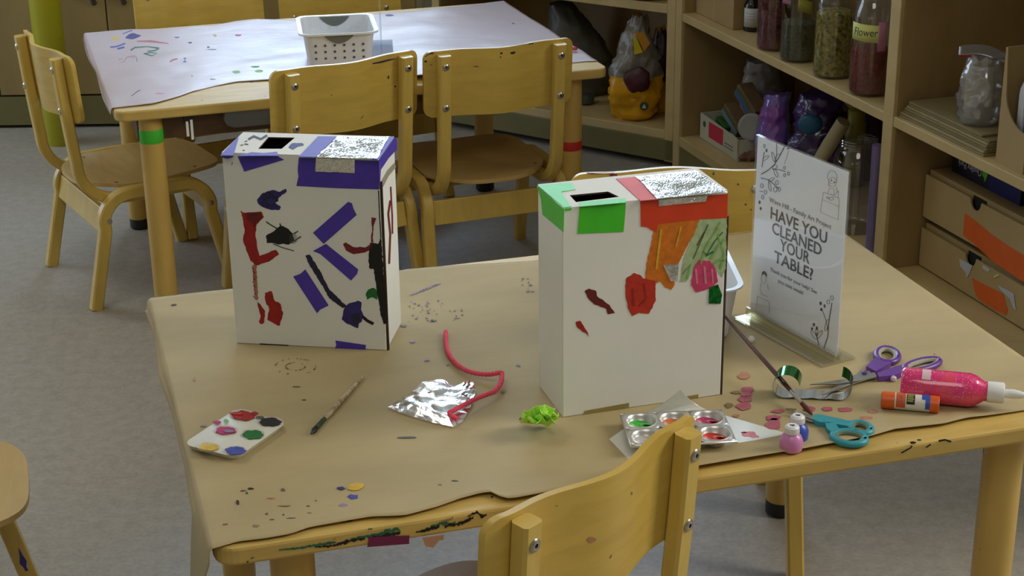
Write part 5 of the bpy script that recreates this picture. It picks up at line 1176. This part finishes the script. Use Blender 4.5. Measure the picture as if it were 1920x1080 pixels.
# cardboard box left on the middle shelf
def sdz(px, py, z): q = at(px, py, z) - S0; return q.dot(E1), q.dot(E2)
s0_, d0_ = sdz(1308, 23, Z0); s1_, d1_ = sdz(1370, 57, Z0); dd = (d0_ + d1_) / 2
t = thing('carton', 'tan cardboard carton at the left end of the middle shelf', 'carton', S(s0_, dd, Z0))
mb = MB(); mb.box(s0_, s1_, dd, dd + .14, Z0, Z0 + .20, mat('tan_carton', (156, 128, 84), .8, var=.08, vscale=10), SM); mb.build('body', t, world=True, bevel=.002)
mb = MB(); mb.box((s0_ + s1_) / 2 - .004, (s0_ + s1_) / 2 + .004, dd - .0006, dd, Z0 + .001, Z0 + .2, mat('carton_tape', (170, 146, 98), .4), SM); mb.build('tape_strip', t, world=True)
def bag(name, label, cx, cy, zf_, rx, ry, h, mat_fn, seed, lean=(0, 0), pinch=.25, amp=.35, nu=40, nv=26, wid=None, parent=None, cat='bag', smooth=True, d=None):
    """crumpled sack: round base, pinched top; mat_fn(v)->material by height"""
    p0 = at(cx, cy, zf_); cdv = camdir(p0); p = p0 - cdv * ry
    if d is not None: p = S(shs(cx, cy, d)[0], d, zf_); cdv = camdir(p)
    rt = Vector((-cdv.y, cdv.x, 0)); mb = MB(); V = []
    for k in range(nv + 1):
        v = k / nv; base = .80 + .25 * math.sin(min(1, v * 3) * PI / 2) if v < .33 else 1.05 - (1.05 - pinch) * ((v - .33) / .67) ** 1.5
        if k == 0: base = .72
        rw = []
        for j in range(nu):
            a = 2 * PI * j / nu; q = Vector((math.cos(a), math.sin(a), v * 3 * h / (rx * 2))) + Vector((seed * 3.1, seed, 0))
            nz = 1 + amp * (noise.noise(q * 1.3) * .8 + noise.noise(q * 3.7) * .45 + .25 * noise.noise(q * 8)) * (1 if v > .02 else .4)
            x = rx * base * nz * math.cos(a) + lean[0] * v * v; y = ry * base * nz * math.sin(a) + lean[1] * v * v
            w_ = p + rt * x - cdv * y; w_.z = zf_ + h * v * (1 + (.06 * noise.noise(q * 2) if v > .1 else 0)); rw.append(mb.bm.verts.new(w_))
        V.append(rw)
    for k in range(nv):
        m = mb.mi(mat_fn((k + .5) / nv))
        for j in range(nu):
            f = mb.bm.faces.new((V[k][j], V[k][(j + 1) % nu], V[k + 1][(j + 1) % nu], V[k + 1][j])); f.material_index = m
    mb.bm.faces.new(V[0][::-1]); mb.bm.faces.new(V[-1])
    if parent is None:
        t = thing(name, label, cat, (p.x, p.y, zf_)); o = mb.build('sack', t, smooth=smooth, world=True, angle=60)
        return t, p, cdv, rt
    return mb.build(name, parent, smooth=smooth, world=True, angle=60), p, cdv, rt
YBAG = mat('yellow_bag', (206, 148, 8), .3, var=.12, vscale=14, bump=.5, bscale=18); WTR = mat('milky_plastic', (128, 122, 112), .28, var=.2, vscale=14, bump=.6, bscale=26); GBAG = mat('grey_sack', (82, 78, 68), .5, var=.15, vscale=8, bump=.4, bscale=14)
MAR = mat('maroon_goods', (66, 18, 30), .5, var=.4, vscale=30)
t, p, cdv, rt = bag('plastic_bag', 'clear-topped yellow plastic bag with dark maroon goods on the bottom shelf', 1187, 229, ZL0, .078, .060, .325, lambda v: YBAG if v < .42 else WTR, 1.3, lean=(.015, .02), pinch=.26, amp=.42)
mb = MB(); cM = p + cdv * .058 + rt * .012 + UPZ * .135; bmesh.ops.create_uvsphere(mb.bm, u_segments=24, v_segments=16, radius=1, matrix=frame(cM, rt, cdv, UPZ) @ Matrix.Diagonal((.040, .020, .040, 1)))
for v in mb.bm.verts: v.co += (v.co - cM).normalized() * .008 * noise.noise(v.co * 40)
mb.mi(MAR); mb.build('dark_goods', t, smooth=True)
for o_ in t.children:
    if o_.name.startswith('dark_goods'): o_.matrix_parent_inverse = parent_world(t).inverted()
mb = MB(); lf = frame(p + cdv * .052 + rt * .012 + UPZ * .255, (rt + UPZ * .5).normalized(), (UPZ - rt * .5).normalized(), cdv)
mb.prism([lf @ Vector(q) for q in ((-.028, -.03, 0), (0, -.034, .004), (.002, .034, .004), (-.006, .02, 0))], cdv * .0006, mat('label_yellow', (196, 176, 20), .4)); mb.prism([lf @ Vector(q) for q in ((.004, -.034, .004), (.032, -.020, 0), (.03, .02, 0), (.006, .034, .004))], cdv * .0006, mat('label_amber', (190, 130, 16), .4)); mb.build('bag_label', t, world=True)
mb = MB(); q_ = p + cdv * .070 + rt * .034 + UPZ * .055; mb.lathe([(.014, 0), (.014, .001)], mat('emblem_green', (50, 66, 40), .5), 20, frame(q_, rt, UPZ, cdv)); mb.prism([frame(q_, rt, UPZ, cdv) @ Vector(v) for v in ((-.007, -.006, .0012), (.007, -.006, .0012), (0, .008, .0012))], cdv * .0004, mat('emblem_pale', (190, 190, 170), .5)); mb.build('emblem', t, world=True)
bag('plastic_bag', 'second yellow bag with dark red top, half hidden beside the upright', 1236, 214, ZL0, .050, .05, .27, lambda v: YBAG if v < .36 else mat('dark_red_bag', (48, 14, 24), .4, var=.4, vscale=20), 4.4, pinch=.3, amp=.2)
bag('tote_bag', 'slumped grey fabric bag behind the right end of the far table', 1092, 186, ZL0, .105, .08, .30, lambda v: GBAG, 7.7, lean=(-.07, .02), pinch=.35, amp=.25)
p0 = at(1097, 199, ZL0); mb = MB(); pc_ = p0 - camdir(p0) * .03; mb.lathe([(.020, 0), (.029, .006), (.032, .022), (.030, .032), (.012, .034)], mat('grey_glass_dish', (64, 70, 66), .2, coat=.4), 24, Matrix.Translation((pc_.x, pc_.y, ZL0))); tag(mb.build('small_dish', smooth=True), 'small dark grey dish in front of the slumped grey bag', 'dish')
p0 = at(1208, 4, ZL1); pc_ = p0 - camdir(p0) * .075; mb = MB(); mb.lathe([(.045, 0), (.062, .004), (.085, .03), (.095, .06), (.092, .06), (.080, .03), (.055, .007)], mat('green_glass_bowl', (120, 138, 88), .12, coat=.5), 36, Matrix.Translation((pc_.x, pc_.y, ZL1))); tag(mb.build('glass_bowl', smooth=True), 'pale green bowl cut off by the top of the view, on the angled unit', 'bowl')
# --- bottom shelf, bay behind the sign
s0_, d0_ = sdz(1313, 258, Z1); s1_, d1_ = sdz(1378, 301, Z1); dd = (d0_ + d1_) / 2; bh = .080
WCARD = mat('white_carton', (186, 184, 164), .6, var=.04, vscale=10)
t = thing('open_carton', 'low white open carton with a pink paper label on the bottom shelf', 'carton', S(s0_, dd, Z1)); th = .003; LX = s1_ - s0_ + .012
mb = MB()
fp = [(s0_, 0), (s0_ + LX - .02, 0), (s0_ + LX - .006, .006), (s0_ + LX, .02), (s0_ + LX, bh * .80), (s0_ + LX - .02, bh * .86), (s0_, bh)]
mb.prism([S(a, dd, Z1 + b) for a, b in fp], E2 * th, WCARD)
mb.box(s0_, s0_ + th, dd, dd + .13, Z1, Z1 + bh, WCARD, SM); mb.box(s0_ + LX - th, s0_ + LX, dd, dd + .13, Z1, Z1 + bh * .8, WCARD, SM); mb.box(s0_, s0_ + LX, dd + .13, dd + .133, Z1, Z1 + bh, WCARD, SM); mb.box(s0_, s0_ + LX, dd, dd + .13, Z1, Z1 + .003, WCARD, SM)
bd = mb.build('body', t, world=True)
def sface(parent, name, a0, a1, b0, b1, m, off=.0006, sk=0):
    mb = MB(); mb.prism([S(a, dd - off, Z1 + b) for a, b in ((a0, b0), (a1, b0 + sk), (a1, b1 + sk), (a0, b1))], E2 * (off * .8), m); return mb.build(name, parent, world=True)
sface(t, 'pink_label', s0_ + LX * .24, s0_ + LX * .62, .020, .068, mat('label_hot_pink', (192, 40, 70), .6))
mb = MB(); mb.lathe([(.0095, 0), (.0095, .0006)], mat('logo_green_grey', (74, 84, 66), .6), 20, frame(S(s0_ + LX * .12, dd - .0002, Z1 + .052), E1, UPZ, -E2)); mb.build('round_logo', t, world=True)
for q in range(2): sface(t, 'print_line', s0_ + LX * .66, s0_ + LX * .88, .022 + .010 * q, .025 + .010 * q, GREYP)
# packages inside
def pack(label, sc_, dc, z, w_, d_, h_, tilt, rz, m, m2, nm='package'):
    X = SM @ Matrix.Translation((sc_, dc, z)) @ Matrix.Rotation(rz, 4, 'Z') @ Matrix.Rotation(tilt, 4, 'Y'); t = thing(nm, label, 'package', X.translation)
    mb = MB(); mb.box(-w_ / 2, w_ / 2, -d_ / 2, d_ / 2, 0, h_, m, X); b_ = mb.build('body', t, world=True, bevel=.003)
    mb = MB(); mb.box(-w_ / 2 + .002, w_ / 2 - .002, -d_ / 2 - .0008, -d_ / 2, h_ * .15, h_ * .5, m2, X); mb.build('coloured_band', t, world=True)
    mb = MB(); mb.box(-w_ / 2 + .01, w_ / 2 - .03, -d_ / 2 - .0008, -d_ / 2, h_ * .6, h_ * .8, mat('pack_green', (56, 96, 40), .5), X); mb.build('coloured_band', t, world=True)
KR_ = mat('kraft_pack', (112, 88, 62), .7, var=.15, vscale=20)
sm = s0_ + LX * .5
pack('kraft packet with a blue band, leaning on top of the others in the white carton', sm + .015, dd + .09, Z1 + .125, .12, .05, .045, .55, .1, KR_, mat('pack_blue', (60, 92, 140), .5))
pack('kraft packet with pale blue band standing in the front of the white carton', sm - .006, dd + .055, Z1 + .070, .11, .045, .040, .50, .05, KR_, mat('pack_lightblue', (100, 130, 150), .5))
pack('green-fronted packet lying low inside the white carton', s0_ + LX * .38, dd + .025, Z1 + .035, .07, .02, .045, .25, .0, mat('pack_dgreen', (40, 84, 30), .5), mat('pack_dgreen', (40, 84, 30), .5))
DPL = mat('dusky_plastic', (138, 132, 128), .3, var=.35, vscale=16, bump=.6, bscale=22)
bag('plastic_bag', 'dusky grey plastic bag slumped behind the white carton under the jars', 1430, 165, Z1, .058, .045, shs(1430, 120, .2)[1] - Z1, lambda v: DPL, 2.2, pinch=.85, amp=.24, d=.225)
a_, b_ = shs(1409, 238, .10); pc_ = S(a_, .10, 0); cdv = camdir(pc_); X = frame(Vector((pc_.x, pc_.y, max(Z1 + .042, b_))), Vector((-cdv.y, cdv.x, 0)), (UPZ - cdv * .25).normalized(), (cdv + UPZ * .25).normalized())
mb = MB(); mb.lathe([(.036, -.008), (.040, -.002), (.040, .003), (.036, .005), (.030, .004)], mat('pale_grey_plastic', (150, 150, 144), .4), 32, X); tag(mb.build('round_lid', smooth=True), 'pale grey round lid propped between the white carton and purple bag', 'lid')
pc_ = S(shs(1428, 290, .05)[0], .05, 0); mb = MB(); bmesh.ops.create_icosphere(mb.bm, subdivisions=4, radius=1, matrix=Matrix.Translation((pc_.x, pc_.y, Z1 + .018)) @ Matrix.Diagonal((.020, .018, .018, 1))); mb.mi(mat('pale_lilac_plastic', (150, 146, 156), .4)); tag(mb.build('plastic_ball', smooth=True), 'pale lilac ball on the bottom shelf below the purple bag', 'ball')
mb = MB(); cq = at(1402, 292, Z1 + .012)
def wad(u, v):
    a = 2 * PI * u; b = PI * (v - .5) * .98; r_ = .022 * (1 + .5 * noise.noise(Vector((math.cos(a) * 2, math.sin(a) * 2, v * 5)))); q = cq + Vector((r_ * 1.4 * math.cos(a) * math.cos(b), r_ * math.sin(a) * math.cos(b), r_ * .8 * math.sin(b))); q.z = max(q.z, Z1 + .0005); return q
mb.grid(wad, 26, 14, mat('brown_wad', (120, 88, 66), .8, var=.35, vscale=50)); tag(mb.build('crumpled_paper'), 'crumpled brown paper on the shelf at the right end of the white carton', 'paper')
def irid():
    m, nt, b = newmat('iridescent_film'); tc = nt.nodes.new('ShaderNodeTexCoord'); n = nt.nodes.new('ShaderNodeTexNoise'); n.inputs['Scale'].default_value = 9; nt.links.new(tc.outputs['Object'], n.inputs['Vector'])
    r = nt.nodes.new('ShaderNodeValToRGB'); r.color_ramp.elements[0].position = .35; r.color_ramp.elements[1].position = .65; r.color_ramp.elements[0].color = srgb(150, 90, 190); r.color_ramp.elements[1].color = srgb(120, 130, 200)
    nt.links.new(n.outputs['Fac'], r.inputs['Fac']); nt.links.new(r.outputs['Color'], b.inputs['Base Color']); b.inputs['Roughness'].default_value = .18; b.inputs['Metallic'].default_value = .35; b.inputs['Coat Weight'].default_value = .8
    bp = nt.nodes.new('ShaderNodeBump'); bp.inputs['Strength'].default_value = .6; nt.links.new(n.outputs['Fac'], bp.inputs['Height']); nt.links.new(bp.outputs['Normal'], b.inputs['Normal']); return m
IR = irid(); PBG = mat('purple_blue_goods', (58, 34, 92), .25, var=.7, vscale=9, bump=.5, bscale=16, coat=.5)
bag('plastic_bag', 'shiny lilac and blue film bag on the bottom shelf above the sign', 1448, 225, Z1, .046, .038, shs(1448, 178, .12)[1] - Z1, lambda v: IR, 5.1, lean=(.012, 0), pinch=.75, amp=.22, d=.13)
tb, pB, cdB, rtB = bag('plastic_bag', 'large dark purple bag of mixed goods on the bottom shelf, left of the big jar', 1540, 220, Z1, .085, .07, shs(1520, 158, .24)[1] - Z1, lambda v: PBG, 9.3, pinch=.7, amp=.38, d=.22)
mb = MB(); cc_ = pB + cdB * .066 - rtB * .03 + UPZ * .165; bmesh.ops.create_uvsphere(mb.bm, u_segments=20, v_segments=14, radius=1, matrix=frame(cc_, rtB, cdB, UPZ) @ Matrix.Diagonal((.034, .014, .03, 1))); mb.mi(mat('blue_goods', (36, 92, 130), .35)); mb.build('blue_goods', tb, smooth=True, world=True)
# cream roll, yellow lid jar, big empty jar, violet sleeve
a_, b_ = shs(1530, 312, .16); pa = S(a_, .16, max(Z1 + .02, b_)); a_, b_ = shs(1582, 228, .20); pb_ = S(a_, .20, b_); mb = MB(); mb.sweep([pa, mid(pa, pb_), pb_], [.018, .021, .020], mat('cream_roll', (176, 164, 128), .6, var=.1, vscale=20), 16); tag(mb.build('paper_roll', smooth=True), 'cream roll leaning diagonally behind the big empty jar', 'roll')
a_, b_ = shs(1607, 205, .26); pc_ = S(a_, .26, 0); oh = b_ - Z1; mb = MB(); mb.lathe([(.026, 0), (.029, .004), (.029, oh * .82), (.024, oh * .85), (.024, oh * .99), (.020, oh)], mat('olive_plastic', (132, 122, 26), .4), 28, Matrix.Translation((pc_.x, pc_.y, Z1))); tag(mb.build('olive_tub', smooth=True), 'tall olive-yellow container standing behind the big empty jar', 'container')
jar('glass_jar', 'big empty glass jar with a screw rim on the bottom shelf behind the sign', 1603, 380, .062, shs(1603, 250, .085)[1] - Z1, Z1, 0, None, None, lid=False, d=.085)
pc_ = S(min(1.208, shs(1640, 380, .035)[0]), .035, 0); mb = MB(); mb.sweep([Vector((pc_.x, pc_.y, Z1)) , Vector((pc_.x, pc_.y, Z1 + .28))], .016, clear('violet_film', (150, 130, 190), .12, .1, opac=.4), 16); tag(mb.build('plastic_sleeve', smooth=True), 'thin violet plastic sleeve between the big jar and the upright', 'sleeve')
bag('plastic_bag', 'dark plum bag in the back corner behind the olive container', 1632, 225, Z1, .035, .04, .30, lambda v: mat('plum_bag', (52, 20, 40), .4, var=.5, vscale=20), 12.2, pinch=.5, amp=.2, d=.33)
# --- middle shelf, right bay: stack of boards, zip bag, open holder
sa, da = sdz(1690, 216, Z0); sb, db = sdz(1829, 290, Z0); dmin = max(.016, min(da, db) + .004)
BRD = [mat('board_%d' % k, c, .75, var=.05, vscale=12) for k, c in enumerate([(132, 118, 78), (150, 138, 96), (122, 106, 66)])]
names = ['lowest', 'second lowest', 'third lowest', 'fourth from the bottom', 'third from the top', 'second from the top', 'topmost']
for k in range(7):
    hh = .0052; z = Z0 + k * (hh + .0006); off = .004 * k + R.uniform(-.003, .003)
    mb = MB(); mb.box(sa + off, sb + .02 + R.uniform(-.004, .004) - (.03 if k == 6 else 0), dmin + off * .5, dmin + .28, z, z + hh, BRD[k % 3], SM)
    tag(mb.build('board', bevel=.001), 'thin tan board in the middle-shelf stack, %s of the stack' % names[k], 'board', 'boards stacked on the middle shelf')
ZS = Z0 + 7 * .0058
def zipz(): return None
tb, pB, cdB, rtB = bag('zip_bag', 'clear zip bag with a magenta seal, standing on the stack of boards', 1835, 200, ZS, .047, .035, .155, lambda v: PBAG, 3.9, lean=(.006, 0), pinch=.75, amp=.24, d=.065)
fl0 = pB + UPZ * .150
mb = MB(); mb.grid(lambda u, v: fl0 + rtB * (-.052 + .135 * u) + UPZ * (.006 + .016 * v - .010 * u + .006 * math.sin(5 * u)) - cdB * (.028 * v + .010 * math.sin(4 * u)) + cdB * .02, 24, 6, PBAG); mb.build('bag_mouth', tb, smooth=True, world=True, solid=.0004, angle=0)
mb = MB(); mb.sweep([fl0 + rtB * (-.052 + .012 * k) + UPZ * (.006 - .0012 * k * .6) + cdB * (.021 - .010 * math.sin(.36 * k)) for k in range(8)], .0022, mat('magenta_seal', (150, 14, 62), .4), 8); mb.build('zip_seal', tb, smooth=True, world=True)
mb = MB()
mb.grid(lambda u, v: pB + rtB * (-.030 + .056 * u) + cdB * (.012 * math.sin(3 * u)) + UPZ * (.012 + .12 * v) + cdB * .006 * math.sin(9 * v), 12, 12, mat('pale_contents', (168, 164, 156), .5, var=.2, vscale=30)); mb.build('contents', tb, smooth=True, world=True, solid=.01, angle=0)
sh0, dh = sdz(1866, 303, Z0); HS = MB(); dh = max(.006, dh)
KH = mat('holder_board', (160, 136, 92), .8, var=.05, vscale=10); t = thing('magazine_holder', 'tan cardboard holder with a scooped front at the right edge of the shelf', 'holder', S(sh0, dh, Z0))
pts = [(0, 0), (.10, 0), (.10, .085)] + [(.10 - .085 * math.sin(PI / 2 * k / 10) , .085 + .075 * (1 - math.cos(PI / 2 * k / 10))) for k in range(1, 11)] + [(0.006, .25), (0, .25)]
mb = MB(); mb.prism([S(sh0 + a, dh, Z0 + b) for a, b in pts], E2 * .003, KH); mb.build('front_panel', t, world=True)
mb = MB(); mb.box(sh0, sh0 + .003, dh + .003, dh + .26, Z0, Z0 + .25, KH, SM); mb.box(sh0 + .097, sh0 + .10, dh + .003, dh + .26, Z0, Z0 + .25, KH, SM); mb.box(sh0, sh0 + .10, dh + .26, dh + .263, Z0, Z0 + .25, KH, SM); mb.box(sh0, sh0 + .10, dh + .003, dh + .26, Z0, Z0 + .003, KH, SM); mb.build('body', t, world=True)
for nm, a0, c, lab in (('white_case', .030, (196, 200, 206), 'white rounded case standing in the scooped cardboard holder'), ('blue_case', .056, (40, 110, 170), 'blue rounded case standing in the scooped cardboard holder')):
    mb = MB(); o_ = rounded_rect(.02, .20, .004, .20, .045); mb.prism([S(sh0 + a0, dh + q.x, Z0 + q.y) for q in o_], E1 * .022, mat(nm + '_plastic', c, .3)); tag(mb.build('plastic_case', bevel=.004), lab, 'case')
# --- bottom shelf, right bay: two drawer boxes and a boxed ream
q = onpl(1726, 412, S(1.272, 0, 0), E1) - S0; dD = max(.02, min(.2, q.dot(E2))); zt1 = onpl(1739, 320, S(1.30, dD, 0), -E2).z; zm = onpl(1728, 410, S(1.30, dD, 0), -E2).z
sD = (onpl(1732, 370, S(1.30, dD, 0), -E2) - S0).dot(E1); ub = zm - Z1; uh = zt1 - zm
def drawer_box(label, z0, h, tapeq, tilt, seed):
    t = thing('drawer_box', label, 'drawer box', S(sD, dD, z0)); Wd = .60
    mb = MB(); mb.box(sD, sD + Wd, dD + .012, dD + .30, z0, z0 + h, KRAFTB, SM); mb.build('sleeve', t, world=True, bevel=.002)
    # drawer front with a thumb notch
    n = 10; nc = .215; nr = .022; pr = [(0.002, .004), (Wd - .002, .004), (Wd - .002, h - .010)] + [(nc + nr * math.cos(PI * k / n), h - .010 - nr * 1.1 * math.sin(PI * k / n)) for k in range(n + 1)] + [(0.002, h - .010)]
    mb = MB(); mb.prism([S(sD + a, dD, z0 + b) for a, b in pr], E2 * .004, mat('drawer_board', (166, 142, 96), .8, var=.05, vscale=14)); d = mb.build('drawer', t, world=True)
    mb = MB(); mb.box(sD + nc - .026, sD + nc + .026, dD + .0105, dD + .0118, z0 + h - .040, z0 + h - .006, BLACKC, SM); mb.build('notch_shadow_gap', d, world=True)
    return t
tU = drawer_box('upper cardboard drawer box with a long orange tape label and thumb notch', zm + .004, uh - .004, None, 0, 1)
tL = drawer_box('lower cardboard drawer box with orange tape and torn white tape', Z1 + .001, ub - .012, None, 0, 2)
ORL = mat('orange_label', (206, 88, 12), .55, var=.05, vscale=30); pD = S(sD, dD, 0)
z7_ = Zf(6.836, 1640, 300); z8_ = Zf(4.909, 1580, 440); z5_ = Zf(3.6923, 1400, 280)
mark(tU, z5_([(1512, 440), (1545, 465), (1700, 590), (1800, 660), (2010, 790), (2000, 950), (1890, 900), (1700, 770), (1560, 640), (1500, 595)]), pD, -E2, ORL, .001, .0008, 0, 'orange_tape')
mark(tL, z8_([(1195, 400), (1290, 450), (1480, 545), (1520, 690), (1510, 745), (1400, 690), (1250, 590), (1220, 520)]), pD, -E2, ORL, .0012, .0008, 0, 'orange_tape')
WTP = mat('white_tape', (176, 180, 188), .45)
mark(tL, z8_([(1080, 218), (1200, 285), (1175, 350), (1150, 400), (1135, 345), (1085, 285)]), pD, -E2, WTP, .0018, .0008, 0, 'white_tape')
mark(tL, z8_([(1435, 465), (1580, 540), (1600, 700), (1575, 670), (1545, 590), (1460, 510)]), pD, -E2, WTP, .0018, .0008, 0, 'white_tape')
mark(tU, z8_([(1300, 275), (1360, 320), (1345, 345), (1290, 305)]), pD, -E2, WTP, .0015, .0008, 0, 'white_tape')
mark(tU, z8_([(1395, 380), (1430, 360), (1450, 375), (1400, 398)]), pD, -E2, mat('lime_scrap', (190, 200, 130), .5), .0015, .0008, 0, 'white_tape')
dR = dD + .05; zR = zt1 + .0012; hR = min(.062, .474 - zR)
s0_ = (onpl(1792, 330, S(1.3, dR, 0), -E2) - S0).dot(E1)
tR = thing('paper_ream_box', 'dark blue boxed paper upside down on the upper drawer box', 'box', S(s0_, dR, zR))
mb = MB(); mb.box(s0_ - .02, s0_ + .26, dR, dR + .22, zR, zR + hR, mat('navy_box', (16, 18, 44), .4), SM); rb_ = mb.build('body', tR, world=True, bevel=.001)
mb = MB(); mb.box(s0_ + .135, s0_ + .26, dR - .0008, dR, zR + .001, zR + hR - .001, mat('deep_blue_panel', (10, 24, 90), .4), SM); mb.build('blue_panel', tR, world=True)
cT = S(s0_ + .055, dR - .0006, zR + hR * .5); o = wtext('Quality Park', .020, mat('box_lettering', (190, 190, 200), .5), 'lettering', tR, frame(cT, -E1, -UPZ, -E2))
inv = frame(cT, -E1, -UPZ, -E2).inverted() @ parent_world(tR); xs = [(inv @ v.co).x for v in o.data.vertices]; k_ = .098 / (max(xs) - min(xs)); o.data.transform(inv.inverted() @ Matrix.Diagonal((k_, 1.25, 1, 1)) @ inv)
lc = S(s0_ + .118, dR - .0008, zR + hR * .48); lm = frame(lc, E1, UPZ, -E2)
mb = MB(); mb.prism([lm @ Vector((x, y, 0)) for x, y in ((-.011, .004), (-.004, .014), (.006, .013), (.011, .004), (.006, -.008), (.001, -.016), (-.002, -.006), (-.008, -.004))], -E2 * .0004, mat('leaf_green', (80, 180, 40), .5)); mb.build('leaf_mark', tR, world=True)
# purple paint on the leg of the bottom-left chair
lfz = [c for c in CH[7].children if c.name.startswith('leg_frame')][1]
lpn = Vector((math.cos(-1.29), math.sin(-1.29), 0)); lp0 = CH[7].location + lpn * .202
mark(CH[7], Zf(4.5, 0, 840)([(155, 835), (175, 870), (200, 915), (225, 950), (222, 1000), (240, 1030), (215, 1040), (200, 1010), (165, 975), (165, 920)]), Vector((lp0.x, lp0.y, 0)), lpn, P_PUR, .0008, .0006, 0, 'paint_mark')

# paint wear on the chair backs
zA = Zf(3, 480, 0); zC = Zf(4.8, 1040, 300)
def bk_(k): return [c for c in CH[k].children if c.name.startswith('backrest')][0]
for k, pts, m in [(0, stroke(zA([(655, 358), (700, 350), (745, 338), (785, 330)]), [2, 3.5, 3, 1.5]), P_NAVY), (0, blob(*zA([(745, 435)])[0], 1.6, 3), P_NAVY), (0, blob(*zA([(783, 486)])[0], 2, 1.4), P_BLK), (0, blob(*zA([(425, 535)])[0], 1.2, .9), P_BLK), (0, stroke(zA([(590, 670), (604, 650)]), 1.2), P_GREY),
                  (1, stroke(zA([(950, 320), (962, 306), (1000, 298)]), [2, 3, 2]), P_NAVY), (1, blob(*zA([(955, 345)])[0], 2.5, 2), P_BLK), (1, stroke(zA([(1215, 262), (1300, 258), (1400, 250)]), 1.4), P_DRED), (1, stroke(zA([(1430, 262), (1480, 252), (1560, 244)]), [2.4, 1.6, 2]), P_NAVY), (1, blob(*zA([(1446, 298)])[0], 5, 2.6, .4), P_BLK), (1, blob(*zA([(1380, 300)])[0], 2.4, 2.0, .4), P_DRED), (1, blob(*zA([(1376, 322)])[0], 1.6, 1.4, .4), P_DRED), (1, blob(*zA([(1240, 375)])[0], 6, 1.4, .5), P_FADEB), (1, blob(*zA([(985, 365)])[0], 2, 1, .4), P_GREY),
                  (3, stroke(zC([(290, 118), (380, 122), (460, 116), (545, 122)]), [2.5, 3.5, 3, 6]), P_DRED), (3, blob(*zC([(520, 135)])[0], 7, 3, .5), P_CRIM), (3, blob(*zC([(1430, 122)])[0], 1.8, 3, .4), P_GRN), (3, blob(*zC([(1652, 218)])[0], 1.8, 1.8, .4), P_GRN), (3, blob(*zC([(1720, 402)])[0], 1.8, 1.8, .4), P_DRED), (3, blob(*zC([(1768, 447)])[0], 1.5, 1.5, .4), P_DRED),
                  (4, blob(860 + 885 / 3.5556, 780 + 825 / 3.5556, 8, 5, .2), P_FADE), (4, stroke([(860 + 1010 / 3.5556, 780 + 950 / 3.5556), (860 + 1022 / 3.5556, 780 + 925 / 3.5556)], 1.6), P_FADEB), (4, blob(860 + 655 / 3.5556, 780 + 600 / 3.5556, 1.4, 1.2, .2), P_GREY), (4, blob(860 + 1155 / 3.5556, 780 + 515 / 3.5556, 1.6, 3, .2), P_FADEB)]:
    skin_mark(bk_(k), dense(pts, 5), bk_(k), m, .0010)
